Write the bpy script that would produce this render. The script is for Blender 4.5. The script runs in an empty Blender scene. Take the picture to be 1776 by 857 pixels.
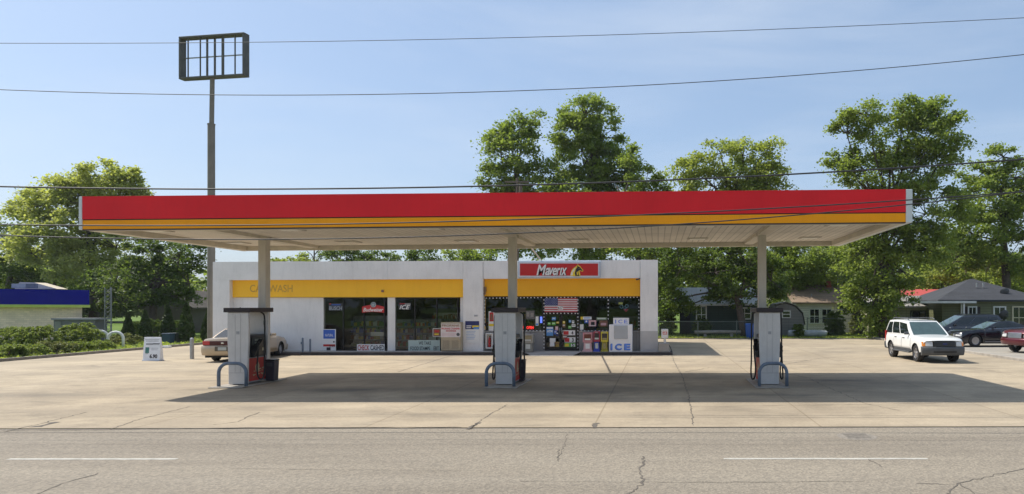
import bpy, bmesh, math, random
import numpy as np
from mathutils import Vector, Matrix
R = math.radians
random.seed(7); rng = np.random.default_rng(11)
scene = bpy.context.scene
COL = scene.collection

# ------------------------------------------------------------------ camera, sky, sun, exposure
FPX, CX, CY, CAMH = 1200.0, 1141.0, 530.0, 2.45
cam_d = bpy.data.cameras.new('camera'); cam = bpy.data.objects.new('camera', cam_d); COL.objects.link(cam)
cam.location = (0, 0, CAMH); cam.rotation_euler = (R(90), 0, 0)
cam_d.sensor_width = 36.0; cam_d.lens = 36.0 * FPX / 1776.0
cam_d.shift_x = (888.0 - CX) / 1776.0; cam_d.shift_y = (CY - 428.5) / 1776.0
cam_d.clip_start = 0.1; cam_d.clip_end = 3000
scene.camera = cam

SUN = Vector((-3.4, 1.15, 5.1)).normalized()
ELEV = math.asin(SUN.z); AZ = math.atan2(SUN.x, SUN.y)
w = bpy.data.worlds.new('World'); scene.world = w; w.use_nodes = True
nt = w.node_tree; nt.nodes.clear()
wo = nt.nodes.new('ShaderNodeOutputWorld'); bg = nt.nodes.new('ShaderNodeBackground')
sky = nt.nodes.new('ShaderNodeTexSky'); sky.sky_type = 'NISHITA'; sky.sun_disc = False
sky.sun_elevation = ELEV; sky.sun_rotation = AZ
sky.air_density = 1.0; sky.dust_density = 2.2; sky.ozone_density = 3.0; sky.altitude = 100
tc = nt.nodes.new('ShaderNodeTexCoord')
mp = nt.nodes.new('ShaderNodeMapping'); mp.inputs['Scale'].default_value = (1.3, 1.3, 6.0); mp.inputs['Rotation'].default_value = (R(8), R(-9), 0)
nz = nt.nodes.new('ShaderNodeTexNoise'); nz.inputs['Scale'].default_value = 1.3; nz.inputs['Detail'].default_value = 7; nz.inputs['Roughness'].default_value = .58; nz.inputs['Distortion'].default_value = .5
rp = nt.nodes.new('ShaderNodeValToRGB'); rp.color_ramp.elements[0].position = .42; rp.color_ramp.elements[1].position = .9
rp.color_ramp.elements[1].color = (.55, .55, .55, 1); hz = nt.nodes.new('ShaderNodeMix'); hz.data_type = 'RGBA'; hz.inputs[0].default_value = .45; hz.inputs[7].default_value = (2.45, 3.35, 4.6, 1)
mx = nt.nodes.new('ShaderNodeMix'); mx.data_type = 'RGBA'; mx.inputs[7].default_value = (4.6, 5.1, 5.8, 1)
L = nt.links.new
L(tc.outputs['Generated'], mp.inputs['Vector']); L(mp.outputs[0], nz.inputs['Vector']); L(nz.outputs[0], rp.inputs[0])
L(rp.outputs[0], mx.inputs[0]); L(sky.outputs[0], hz.inputs[6]); L(hz.outputs[2], mx.inputs[6]); L(mx.outputs[2], bg.inputs[0]); L(bg.outputs[0], wo.inputs[0])
bg.inputs[1].default_value = 0.13

sd = bpy.data.lights.new('sun', 'SUN'); so = bpy.data.objects.new('sun', sd); COL.objects.link(so)
sd.energy = 4.2; sd.angle = R(.55); sd.color = (1.0, .95, .86)
so.rotation_euler = (-SUN).to_track_quat('-Z', 'Y').to_euler(); so.location = (-30, 20, 40)
vs = scene.view_settings; vs.view_transform = 'Standard'; vs.look = 'None'; vs.exposure = 0.39; vs.gamma = 1.0
scene.cycles.max_bounces = 8; scene.cycles.diffuse_bounces = 4; scene.cycles.transparent_max_bounces = 12
scene.cycles.use_denoising = True

# ------------------------------------------------------------------ pixel helpers (reading positions off the photograph)
def X(px, Y): return (px - CX) * Y / FPX
def Z(py, Y): return CAMH + (CY - py) * Y / FPX
def G(px, py):
    Y = CAMH * FPX / (py - CY); return X(px, Y), Y

# ------------------------------------------------------------------ materials
MATS = {}
def nodes(name):
    m = bpy.data.materials.new(name); m.use_nodes = True
    t = m.node_tree; b = t.nodes['Principled BSDF']; return m, t, b
def N(t, kind, **kw):
    n = t.nodes.new(kind)
    for k, v in kw.items():
        if k in n.inputs: n.inputs[k].default_value = v
        else: setattr(n, k, v)
    return n
def ramp(t, src, p0, p1, c0=(0, 0, 0, 1), c1=(1, 1, 1, 1)):
    r = t.nodes.new('ShaderNodeValToRGB'); e = r.color_ramp.elements
    e[0].position, e[1].position, e[0].color, e[1].color = p0, p1, c0, c1
    t.links.new(src, r.inputs[0]); return r.outputs[0]
def mixc(t, f, a, b, mode='MIX'):
    m = t.nodes.new('ShaderNodeMix'); m.data_type = 'RGBA'; m.blend_type = mode
    for s, v in ((m.inputs[0], f), (m.inputs[6], a), (m.inputs[7], b)):
        if hasattr(v, 'links') or isinstance(v, bpy.types.NodeSocket): t.links.new(v, s)
        else: s.default_value = v if not isinstance(v, tuple) or len(v) == 4 else (*v, 1)
    return m.outputs[2]
def noise(t, vec, scale, detail=4, rough=.55, dist=0):
    n = N(t, 'ShaderNodeTexNoise', Scale=scale, Detail=detail, Roughness=rough, Distortion=dist); t.links.new(vec, n.inputs['Vector']); return n.outputs[0]
def mapping(t, vec, scale=(1, 1, 1), loc=(0, 0, 0), rot=(0, 0, 0)):
    n = N(t, 'ShaderNodeMapping', Scale=scale, Location=loc, Rotation=rot); t.links.new(vec, n.inputs['Vector']); return n.outputs[0]
def objco(t): return t.nodes.new('ShaderNodeTexCoord').outputs['Object']
def bump(t, b, h, strength=.2, dist=.02):
    n = N(t, 'ShaderNodeBump', Strength=strength, Distance=dist); t.links.new(h, n.inputs['Height']); t.links.new(n.outputs[0], b.inputs['Normal'])
def M(name, col, rough=.6, metal=0, var=.12, scale=2.5, bmp=0, dirt=0, spec=.5, coat=0):
    if name in MATS: return MATS[name]
    m, t, b = nodes(name); v = objco(t)
    f = noise(t, v, scale, 5, .6)
    c = mixc(t, ramp(t, f, .3, .7), tuple(x * (1 - var) for x in col), tuple(min(1, x * (1 + var)) for x in col))
    if dirt:
        d = noise(t, mapping(t, v, (3, 3, .5)), 1.7, 6, .7)
        c = mixc(t, ramp(t, d, .5, .85, (0, 0, 0, 1), (dirt, dirt, dirt, 1)), c, tuple(x * .45 for x in col))
    t.links.new(c, b.inputs['Base Color'])
    b.inputs['Roughness'].default_value = rough; b.inputs['Metallic'].default_value = metal
    b.inputs['Specular IOR Level'].default_value = spec
    if coat: b.inputs['Coat Weight'].default_value = coat; b.inputs['Coat Roughness'].default_value = .05
    if bmp: bump(t, b, noise(t, v, scale * 8, 4), bmp)
    MATS[name] = m; return m
def emit(name, col, s):
    if name in MATS: return MATS[name]
    m, t, b = nodes(name); b.inputs['Base Color'].default_value = (*col, 1)
    b.inputs['Emission Color'].default_value = (*col, 1); b.inputs['Emission Strength'].default_value = s
    MATS[name] = m; return m

# paints and plain surfaces
white_paint = M('white_paint', (.68, .67, .65), .55, var=.05, scale=1.2, dirt=.28)
wall_white = M('wall_white', (.76, .745, .73), .7, var=.07, scale=.8, bmp=.12, dirt=.3)
wall_grey = M('wall_grey', (.36, .35, .35), .7, var=.07, scale=1.5, dirt=.3)
yellow_band = M('yellow_band', (.98, .53, .04), .5, var=.07, scale=.5, dirt=.14, spec=.2, bmp=.3)
orange_band = M('orange_band', (.95, .36, .008), .5, var=.08, scale=.35, dirt=.2, spec=.2, bmp=.4)
red_band = M('red_band', (.76, .020, .028), .5, var=.09, scale=.35, dirt=.16, spec=.2, bmp=.5)
black_trim = M('black_trim', (.02, .018, .02), .5, var=.2)
black_plastic = M('black_plastic', (.014, .014, .016), .38, var=.3)
rubber = M('rubber', (.018, .018, .019), .75, var=.3, scale=8)
steel = M('steel', (.42, .42, .43), .35, .9, var=.12)
galv = M('galvanised', (.36, .37, .38), .5, .6, var=.15, scale=5)
guard_paint = M('guard_paint', (.13, .17, .23), .5, var=.2, scale=6, dirt=.5)
pump_panel = M('pump_panel', (.60, .58, .57), .42, .1, var=.10, scale=1.5, dirt=.42)
maroon_dark = M('maroon_dark', (.018, .010, .014), .45, var=.2)
frame_black = M('frame_black', (.018, .018, .02), .45, .3, var=.15)
paper_white = M('paper_white', (.74, .74, .73), .6, var=.05)
ink_black = M('ink_black', (.02, .02, .025), .6)
ink_red = M('ink_red', (.50, .03, .03), .6)
ink_blue = M('ink_blue', (.04, .12, .48), .6)
ink_navy = M('ink_navy', (.02, .03, .13), .6)
ink_green = M('ink_green', (.14, .42, .08), .6)
ink_yellow = M('ink_yellow', (.75, .55, .04), .6)
ink_pink = M('ink_pink', (.62, .38, .40), .6)
ink_brown = M('ink_brown', (.22, .11, .07), .6)
ink_sky = M('ink_sky', (.10, .28, .60), .6)
pole_brown = M('pole_brown', (.20, .175, .14), .6, .2, var=.15, scale=1.5, dirt=.3)
sign_frame = M('sign_frame', (.10, .095, .08), .6, .3, var=.2)
bark = M('bark', (.085, .065, .05), .9, var=.35, scale=4, bmp=.6)
wood_pole = M('wood_pole', (.13, .10, .075), .9, var=.25, scale=5)
chrome = M('chrome', (.72, .72, .74), .15, 1.0, var=.05)
alu_rim = M('alu_rim', (.50, .50, .52), .3, .8, var=.08)
shield_glass = M('shield_glass', (.05, .085, .085), .08, var=.2, spec=.8)  # lighter teal base stands in for sky reflected in the windshields
car_glass = M('car_glass', (.012, .017, .018), .04, var=.1, spec=.8)
lamp_clear = M('lamp_clear', (.55, .56, .56), .12, var=.1, spec=.8)
lamp_amber = M('lamp_amber', (.75, .25, .04), .2)
lamp_red = M('lamp_red', (.42, .015, .02), .2, spec=.7)
grey_plastic = M('grey_plastic', (.075, .08, .085), .6, var=.15)
goods_a = M('goods_mix', (.25, .2, .15), .6)

def concrete_mat():
    m, t, b = nodes('forecourt_concrete'); v = objco(t)
    base = mixc(t, ramp(t, noise(t, v, .22, 7, .68), .34, .66), (.345, .285, .205), (.475, .395, .285))
    strk = noise(t, mapping(t, v, (.12, .55, 1)), 1.1, 6, .65)
    base = mixc(t, ramp(t, strk, .42, .72, (0, 0, 0, 1), (.8, .8, .8, 1)), base, (.285, .24, .18))
    base = mixc(t, .8, base, ramp(t, noise(t, v, .85, 8, .72, .3), .28, .72, (.84, .83, .82, 1), (1.13, 1.12, 1.10, 1)), 'MULTIPLY')
    # slabs poured one by one, with joints
    br = N(t, 'ShaderNodeTexBrick', Scale=1.0, offset=0.0); br.inputs['Mortar Size'].default_value = .022; br.inputs['Brick Width'].default_value = 4.6
    br.inputs['Row Height'].default_value = 5.2; br.inputs['Color1'].default_value = (.90, .90, .91, 1); br.inputs['Color2'].default_value = (1.06, 1.05, 1.02, 1); br.inputs['Mortar'].default_value = (.62, .6, .56, 1)
    br.inputs['Mortar Smooth'].default_value = .4
    wob = mapping(t, v, (1, 1, 1), (1.3, 2.4, 0)); t.links.new(wob, br.inputs['Vector'])
    base = mixc(t, .75, base, br.outputs[0], 'MULTIPLY')
    st = noise(t, mapping(t, v, (.5, .8, 1)), .9, 7, .68, .6)
    base = mixc(t, ramp(t, st, .52, .74, (0, 0, 0, 1), (.62, .62, .62, 1)), base, (.15, .13, .10))
    # oil and tyre stains at pumps and bays; wide ones also paint canopy shade
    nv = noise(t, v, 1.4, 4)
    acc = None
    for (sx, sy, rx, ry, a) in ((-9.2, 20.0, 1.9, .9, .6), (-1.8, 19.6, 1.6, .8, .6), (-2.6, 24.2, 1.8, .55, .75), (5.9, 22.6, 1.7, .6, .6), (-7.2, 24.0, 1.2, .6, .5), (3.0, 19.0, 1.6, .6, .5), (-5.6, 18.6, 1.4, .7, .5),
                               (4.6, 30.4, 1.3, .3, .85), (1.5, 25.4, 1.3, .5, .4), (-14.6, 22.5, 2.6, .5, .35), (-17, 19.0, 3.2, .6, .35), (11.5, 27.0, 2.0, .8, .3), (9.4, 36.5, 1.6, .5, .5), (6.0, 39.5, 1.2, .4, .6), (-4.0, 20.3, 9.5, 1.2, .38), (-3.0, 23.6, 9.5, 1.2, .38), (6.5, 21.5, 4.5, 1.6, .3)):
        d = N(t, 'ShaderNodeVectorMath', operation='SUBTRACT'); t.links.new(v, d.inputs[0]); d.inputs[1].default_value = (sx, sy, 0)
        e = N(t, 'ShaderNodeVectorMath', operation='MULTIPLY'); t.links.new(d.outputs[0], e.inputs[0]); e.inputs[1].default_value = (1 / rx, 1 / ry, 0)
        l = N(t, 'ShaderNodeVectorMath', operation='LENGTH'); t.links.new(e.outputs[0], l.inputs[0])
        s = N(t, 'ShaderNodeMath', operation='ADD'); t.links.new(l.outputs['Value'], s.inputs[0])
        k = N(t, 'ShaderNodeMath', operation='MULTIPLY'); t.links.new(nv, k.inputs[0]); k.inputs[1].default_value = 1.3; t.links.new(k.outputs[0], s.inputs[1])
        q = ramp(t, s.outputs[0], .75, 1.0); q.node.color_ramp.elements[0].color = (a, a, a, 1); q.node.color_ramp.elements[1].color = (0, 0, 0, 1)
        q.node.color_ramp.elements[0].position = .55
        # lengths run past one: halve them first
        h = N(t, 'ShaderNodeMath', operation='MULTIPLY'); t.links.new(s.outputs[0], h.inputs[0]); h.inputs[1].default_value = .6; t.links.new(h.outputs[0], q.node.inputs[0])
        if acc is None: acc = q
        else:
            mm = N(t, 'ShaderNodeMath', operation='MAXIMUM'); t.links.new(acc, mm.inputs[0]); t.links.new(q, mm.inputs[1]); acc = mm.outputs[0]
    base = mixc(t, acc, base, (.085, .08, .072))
    fine = noise(t, v, 14, 5, .7)
    base = mixc(t, .6, base, ramp(t, fine, .2, .8, (.66, .66, .66, 1), (1.2, 1.2, 1.2, 1)), 'MULTIPLY')
    t.links.new(base, b.inputs['Base Color']); b.inputs['Roughness'].default_value = .85; b.inputs['Specular IOR Level'].default_value = .25
    bump(t, b, fine, .25, .01); return m
def asphalt_mat(name, c0, c1, grain=1.0):
    m, t, b = nodes(name); v = objco(t)
    base = mixc(t, ramp(t, noise(t, mapping(t, v, (.09, .8, 1)), 1.2, 6, .6), .3, .7), c0, c1)
    vo = N(t, 'ShaderNodeTexVoronoi', Scale=34.0); t.links.new(v, vo.inputs['Vector'])
    base = mixc(t, .5 * grain, base, ramp(t, vo.outputs['Color'], .15, .9, (.55, .55, .55, 1), (1.4, 1.37, 1.3, 1)), 'MULTIPLY')
    g2 = noise(t, v, 16, 6, .75)
    base = mixc(t, .35 * grain, base, ramp(t, g2, .3, .7, (.72, .72, .72, 1), (1.2, 1.2, 1.2, 1)), 'MULTIPLY')
    base = mixc(t, .8, base, ramp(t, noise(t, mapping(t, v, (.03, .45, 1)), 1.0, 5, .6), .3, .7, (.86, .86, .87, 1), (1.1, 1.1, 1.09, 1)), 'MULTIPLY')
    st = noise(t, mapping(t, v, (.25, .6, 1)), .8, 6, .66, .4)
    base = mixc(t, ramp(t, st, .55, .78, (0, 0, 0, 1), (.4, .4, .4, 1)), base, tuple(x * .62 for x in c0))
    t.links.new(base, b.inputs['Base Color']); b.inputs['Roughness'].default_value = .88; b.inputs['Specular IOR Level'].default_value = .25
    bump(t, b, vo.outputs['Distance'], .35, .01); return m
def grass_mat():
    m, t, b = nodes('lawn_turf'); v = objco(t)
    c = mixc(t, ramp(t, noise(t, v, .25, 6, .65), .35, .65), (.075, .135, .022), (.15, .21, .045))
    c = mixc(t, ramp(t, noise(t, v, 1.3, 6, .7), .55, .75, (0, 0, 0, 1), (.7, .7, .7, 1)), c, (.17, .14, .07))
    c = mixc(t, .5, c, ramp(t, noise(t, v, 9, 5, .7), .25, .75, (.6, .6, .6, 1), (1.3, 1.3, 1.3, 1)), 'MULTIPLY')
    t.links.new(c, b.inputs['Base Color']); b.inputs['Roughness'].default_value = .95; b.inputs['Specular IOR Level'].default_value = .1
    return m
def leaf_mat(name, ca, cb, trans=.5):
    m = bpy.data.materials.new(name); m.use_nodes = True; t = m.node_tree; t.nodes.clear(); v = objco(t)
    out = t.nodes.new('ShaderNodeOutputMaterial')
    c = mixc(t, ramp(t, noise(t, v, .55, 4, .6), .3, .7), ca, cb)
    c = mixc(t, .55, c, ramp(t, noise(t, v, 4.5, 2, .5), .3, .7, (.62, .66, .6, 1), (1.35, 1.3, 1.15, 1)), 'MULTIPLY')
    d = N(t, 'ShaderNodeBsdfPrincipled', Roughness=.55); d.inputs['Specular IOR Level'].default_value = .28; t.links.new(c, d.inputs['Base Color'])
    tr = t.nodes.new('ShaderNodeBsdfTranslucent'); t.links.new(mixc(t, 1.0, c, (1.4, 1.45, .75), 'MULTIPLY'), tr.inputs[0])
    mx = t.nodes.new('ShaderNodeMixShader'); mx.inputs[0].default_value = trans
    t.links.new(d.outputs[0], mx.inputs[1]); t.links.new(tr.outputs[0], mx.inputs[2]); t.links.new(mx.outputs[0], out.inputs[0]); return m
def glass_mat(name, tint, refl=1.0):
    m = bpy.data.materials.new(name); m.use_nodes = True; t = m.node_tree; t.nodes.clear()
    out = t.nodes.new('ShaderNodeOutputMaterial'); fr = N(t, 'ShaderNodeFresnel', IOR=1.5)
    tr = t.nodes.new('ShaderNodeBsdfTransparent'); tr.inputs[0].default_value = (*tint, 1)
    gl = N(t, 'ShaderNodeBsdfGlossy', Roughness=.015); gl.inputs[0].default_value = (.9 * refl, .95 * refl, refl, 1)
    v = objco(t); n = noise(t, v, .5, 2); bp = N(t, 'ShaderNodeBump', Strength=.06, Distance=.02); t.links.new(n, bp.inputs['Height']); t.links.new(bp.outputs[0], gl.inputs['Normal'])
    mx = t.nodes.new('ShaderNodeMixShader'); t.links.new(fr.outputs[0], mx.inputs[0]); t.links.new(tr.outputs[0], mx.inputs[1]); t.links.new(gl.outputs[0], mx.inputs[2])
    t.links.new(mx.outputs[0], out.inputs[0]); return m
def paint_mat(name, col, rough=.3, flake=0):
    return M(name, col, rough, flake, var=.03, scale=3, spec=.5, coat=.7)
def plank_mat(name, col, wx, wy, contrast=.08, gap=.5, rot=0, rough=.6, mortar=.03, axes='XY'):
    m, t, b = nodes(name); v = objco(t)
    if axes == 'XZ': v = mapping(t, v, rot=(R(-90), 0, 0))
    if axes == 'YZ': v = mapping(t, mapping(t, v, rot=(0, 0, R(-90))), rot=(R(-90), 0, 0))
    br = N(t, 'ShaderNodeTexBrick', Scale=1.0, offset=.5 if mortar < 0 else 0.0); br.inputs['Mortar Size'].default_value = abs(mortar) * min(wx, wy)
    br.inputs['Brick Width'].default_value = wx; br.inputs['Row Height'].default_value = wy; br.inputs['Mortar Smooth'].default_value = .3
    br.inputs['Color1'].default_value = (*[x * (1 - contrast) for x in col], 1); br.inputs['Color2'].default_value = (*[x * (1 + contrast) for x in col], 1); br.inputs['Mortar'].default_value = (*[x * gap for x in col], 1)
    t.links.new(v, br.inputs['Vector'])
    c = mixc(t, .6, br.outputs[0], ramp(t, noise(t, v, .9, 6, .65), .3, .75, (.72, .72, .72, 1), (1.1, 1.1, 1.1, 1)), 'MULTIPLY')
    t.links.new(c, b.inputs['Base Color']); b.inputs['Roughness'].default_value = rough; bump(t, b, br.outputs['Fac'], -.4, .01); return m

# ------------------------------------------------------------------ mesh builder
class MB:
    def __init__(s): s.v, s.f, s.m = [], [], []
    def add(s, vs, fs, mi=0):
        o = len(s.v); s.v += [tuple(p) for p in vs]
        for f in fs: s.f.append(tuple(i + o for i in f)); s.m.append(mi)
        return s
    def box(s, x0, x1, y0, y1, z0, z1, mi=0):
        x0, x1 = min(x0, x1), max(x0, x1); y0, y1 = min(y0, y1), max(y0, y1); z0, z1 = min(z0, z1), max(z0, z1)
        return s.add([(x0, y0, z0), (x1, y0, z0), (x1, y1, z0), (x0, y1, z0), (x0, y0, z1), (x1, y0, z1), (x1, y1, z1), (x0, y1, z1)],
              [(0, 3, 2, 1), (4, 5, 6, 7), (0, 1, 5, 4), (1, 2, 6, 5), (2, 3, 7, 6), (3, 0, 4, 7)], mi)
    def hexa(s, b, t, mi=0):   # bottom ring of four, top ring of four (counter-clockwise from above)
        return s.add(list(b) + list(t), [(0, 3, 2, 1), (4, 5, 6, 7), (0, 1, 5, 4), (1, 2, 6, 5), (2, 3, 7, 6), (3, 0, 4, 7)], mi)
    def poly(s, pts, mi=0): return s.add(pts, [tuple(range(len(pts)))], mi)
    def prism(s, pts, vec, mi=0):   # polygon swept along a vector
        n = len(pts); q = [(p[0] + vec[0], p[1] + vec[1], p[2] + vec[2]) for p in pts]
        return s.add(list(pts) + q, [tuple(range(n))[::-1], tuple(range(n, 2 * n))] + [(i, (i + 1) % n, n + (i + 1) % n, n + i) for i in range(n)], mi)
    def cyl(s, p0, p1, r0, r1=None, n=12, mi=0, cap=True):
        return s.tube([p0, p1], [r0, r0 if r1 is None else r1], n, mi, cap)
    def tube(s, path, rad, n=8, mi=0, cap=True):
        path = [Vector(p) for p in path]; k = len(path)
        if not isinstance(rad, (list, tuple)): rad = [rad] * k
        o = []; up = Vector((0, 0, 1))
        for i in range(k):
            d = (path[min(i + 1, k - 1)] - path[max(i - 1, 0)])
            if d.length < 1e-9: d = Vector((0, 0, 1))
            d.normalize()
            if i == 0:
                ref = up if abs(d.z) < .9 else Vector((1, 0, 0)); a = d.cross(ref).normalized()
            else:
                a = (a - d * a.dot(d)); a = a.normalized() if a.length > 1e-6 else d.orthogonal().normalized()
            b = d.cross(a)
            o += [path[i] + (a * math.cos(2 * math.pi * j / n) + b * math.sin(2 * math.pi * j / n)) * rad[i] for j in range(n)]
        f = [(i * n + j, i * n + (j + 1) % n, (i + 1) * n + (j + 1) % n, (i + 1) * n + j) for i in range(k - 1) for j in range(n)]
        if cap: f += [tuple(range(n))[::-1], tuple(range((k - 1) * n, k * n))]
        return s.add(o, f, mi)
    def lathe(s, prof, c=(0, 0, 0), axis='Z', n=20, mi=0):
        o = []
        for (r, h) in prof:
            for j in range(n):
                a = 2 * math.pi * j / n; p, q = r * math.cos(a), r * math.sin(a)
                o.append((c[0] + p, c[1] + q, c[2] + h) if axis == 'Z' else (c[0] + p, c[1] + h, c[2] - q) if axis == 'Y' else (c[0] + h, c[1] + p, c[2] + q))
        k = len(prof)
        f = [(i * n + j, i * n + (j + 1) % n, (i + 1) * n + (j + 1) % n, (i + 1) * n + j) for i in range(k - 1) for j in range(n)]
        return s.add(o, f, mi)
    def grid(s, rows, mi=0, flip=False):
        k, n = len(rows), len(rows[0]); o = [p for r in rows for p in r]
        f = [(i * n + j, i * n + j + 1, (i + 1) * n + j + 1, (i + 1) * n + j) for i in range(k - 1) for j in range(n - 1)]
        if flip: f = [q[::-1] for q in f]
        return s.add(o, f, mi)
    def build(s, name, mats, parent=None, loc=None, smooth=False, bevel=0, local=False, solid=0):
        if not isinstance(mats, (list, tuple)): mats = [mats]
        off = Vector((0, 0, 0))
        if not local:
            if parent is not None:
                r = parent
                while r.parent: r = r.parent
                off = r.location.copy()
            elif loc is not None: off = Vector(loc)
        me = bpy.data.meshes.new(name)
        me.from_pydata([(p[0] - off.x, p[1] - off.y, p[2] - off.z) for p in s.v], [], s.f)
        for m in mats: me.materials.append(m)
        if len(mats) > 1: me.polygons.foreach_set('material_index', s.m)
        if smooth:
            me.polygons.foreach_set('use_smooth', [True] * len(me.polygons))
            if smooth is not True: me.set_sharp_from_angle(angle=R(smooth))
        me.update()
        o = bpy.data.objects.new(name, me); COL.objects.link(o)
        if parent is not None: o.parent = parent
        elif loc is not None: o.location = loc
        if solid:
            q = o.modifiers.new('solid', 'SOLIDIFY'); q.thickness = solid; q.offset = -1
        if bevel:
            q = o.modifiers.new('bevel', 'BEVEL'); q.width = bevel; q.segments = 2; q.limit_method = 'ANGLE'; q.angle_limit = R(40)
        return o
def tag(o, label, cat, group=None, kind=None):
    o['label'] = label; o['category'] = cat
    if group: o['group'] = group
    if kind: o['kind'] = kind
    return o
def thing(name, label, cat, loc=(0, 0, 0), rz=0, group=None):
    o = bpy.data.objects.new(name, None); o.empty_display_size = .3; COL.objects.link(o); o.location = loc; o.rotation_euler = (0, 0, rz)
    return tag(o, label, cat, group)
def struct(o, stuff=False): o['kind'] = 'stuff' if stuff else 'structure'; return o
def clone(o, parent=None):
    c = o.copy(); COL.objects.link(c)
    if parent is not None: c.parent = parent
    for ch in list(o.children): clone(ch, c)
    return c
def text_mesh(s, size=1.0, shear=0, bold=0, sx=1.0):
    """flat lettering as (verts, faces), in the x-z plane, left bottom at the origin, plus its width"""
    cu = bpy.data.curves.new('lettering', 'FONT'); cu.body = s; cu.size = size; cu.shear = shear; cu.offset = bold; cu.resolution_u = 3
    ob = bpy.data.objects.new('lettering', cu); COL.objects.link(ob)
    dg = bpy.context.evaluated_depsgraph_get(); me = ob.evaluated_get(dg).to_mesh()
    vs = [(v.co.x * sx, 0.0, v.co.y) for v in me.vertices]; fs = [tuple(p.vertices) for p in me.polygons]
    ob.evaluated_get(dg).to_mesh_clear(); COL.objects.unlink(ob); bpy.data.objects.remove(ob); bpy.data.curves.remove(cu)
    return vs, fs
def put_text(mb, s, x0, x1, z0, z1, y, mi=0, shear=0, bold=0, face=-1):
    """letters stretched to fill a rectangle facing the road"""
    vs, fs = text_mesh(s, 1.0, shear, bold)
    if not vs: return
    a, b_ = min(v[0] for v in vs), max(v[0] for v in vs); c, d = min(v[2] for v in vs), max(v[2] for v in vs)
    mb.add([(x0 + (v[0] - a) / (b_ - a) * (x1 - x0), y, z0 + (v[2] - c) / (d - c) * (z1 - z0)) for v in vs], fs, mi)

# ================================================================== THE SETTING
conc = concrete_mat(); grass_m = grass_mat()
asph = asphalt_mat('road_asphalt', (.225, .195, .155), (.285, .25, .20))
asph2 = asphalt_mat('back_street_asphalt', (.17, .165, .16), (.22, .21, .2), .5)
kerb_m = M('kerb_concrete', (.33, .30, .26), .85, var=.2, scale=3, bmp=.3, dirt=.4)
kerb_dark = M('kerb_dark', (.20, .17, .14), .85, var=.25, scale=3, bmp=.3, dirt=.4)
walk_m = M('walkway_concrete', (.34, .32, .29), .85, var=.15, scale=2, dirt=.4)
crack_m = M('crack_dark', (.115, .1, .082), .95, var=.3, scale=6)
line_m = M('line_paint', (.42, .40, .35), .8, var=.2, scale=7, dirt=.7)
KX, KR = -28.6, 15.9                        # left lot kerb, right parking kerb
def sheet(name, pts, z, m, n=1):
    return struct(MB().poly([(x, y, z) for x, y in pts]).build(name, m))
def kerbY(x): return 13.98 + .012 * x       # seam between the road and the forecourt apron
sheet('ground', [(-600, -500), (600, -500), (600, 900), (-600, 900)], -.02, grass_m)
sheet('road', [(-200, -4), (200, -4), (200, kerbY(200) - .12), (-200, kerbY(-200) - .12)], -.008, asph)
sheet('road_gutter', [(-200, kerbY(-200) - .12), (200, kerbY(200) - .12), (200, kerbY(200) - .03), (-200, kerbY(-200) - .03)], -.010, crack_m)
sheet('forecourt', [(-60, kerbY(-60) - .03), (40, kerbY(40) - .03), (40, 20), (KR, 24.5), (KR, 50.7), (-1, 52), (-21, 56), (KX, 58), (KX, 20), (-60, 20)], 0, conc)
m = MB(); m.box(KX - .16, KX, 20, 58, -.02, .13); struct(m.build('kerb', kerb_dark, bevel=.02))
m = MB(); m.box(KR, KR + .16, 24.5, 53, -.02, .13); struct(m.build('kerb', kerb_m, bevel=.02))
sheet('parking_strip', [(KR + .16, 24.5), (60, 24.5), (60, 47.4), (KR + .16, 47.4)], .11, asphalt_mat('parking_concrete', (.27, .25, .22), (.36, .33, .28), .5))
m = MB().box(-45, KR - .02, 50.75, 50.9, -.02, .05); struct(m.build('kerb', kerb_dark))
sheet('back_street', [(-120, 97), (-28, 97), (-28, 103), (-120, 103)], .0, asph2)

# raised walkway along the shop front, with a ramp at the entrance
YF, YR = 34.9, 35.23
def fx(px): return X(px, YF)
m = MB(); xr0, xr1 = fx(925), fx(998)
m.box(fx(470), xr0 - .35, 34.15, YR + .02, 0, .15); m.box(xr1 + .35, fx(1166), 34.15, YR + .02, 0, .15); m.box(xr0 - .35, xr1 + .35, 34.5, YR + .02, 0, .15)
struct(m.build('walkway', walk_m))
m = MB()
m.add([(xr0 - .35, 34.15, .148), (xr0, 34.1, 0.004), (xr1, 34.1, 0.004), (xr1 + .35, 34.15, .148), (xr1 + .35, 34.499, .148), (xr0 - .35, 34.499, .148), (xr0 - .05, 33.6, .004), (xr1 + .05, 33.6, .004)],
      [(0, 1, 5), (1, 2, 4, 5), (2, 3, 4), (1, 6, 7, 2)])
struct(m.build('walkway_ramp', walk_m))
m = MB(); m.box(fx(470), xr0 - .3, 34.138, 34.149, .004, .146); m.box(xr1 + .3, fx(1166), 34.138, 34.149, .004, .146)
struct(m.build('kerb', M('kerb_face_shade', (.05, .045, .045), .7, var=.3)))  # near-black strip paints the shade on the walkway's kerb face

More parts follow.
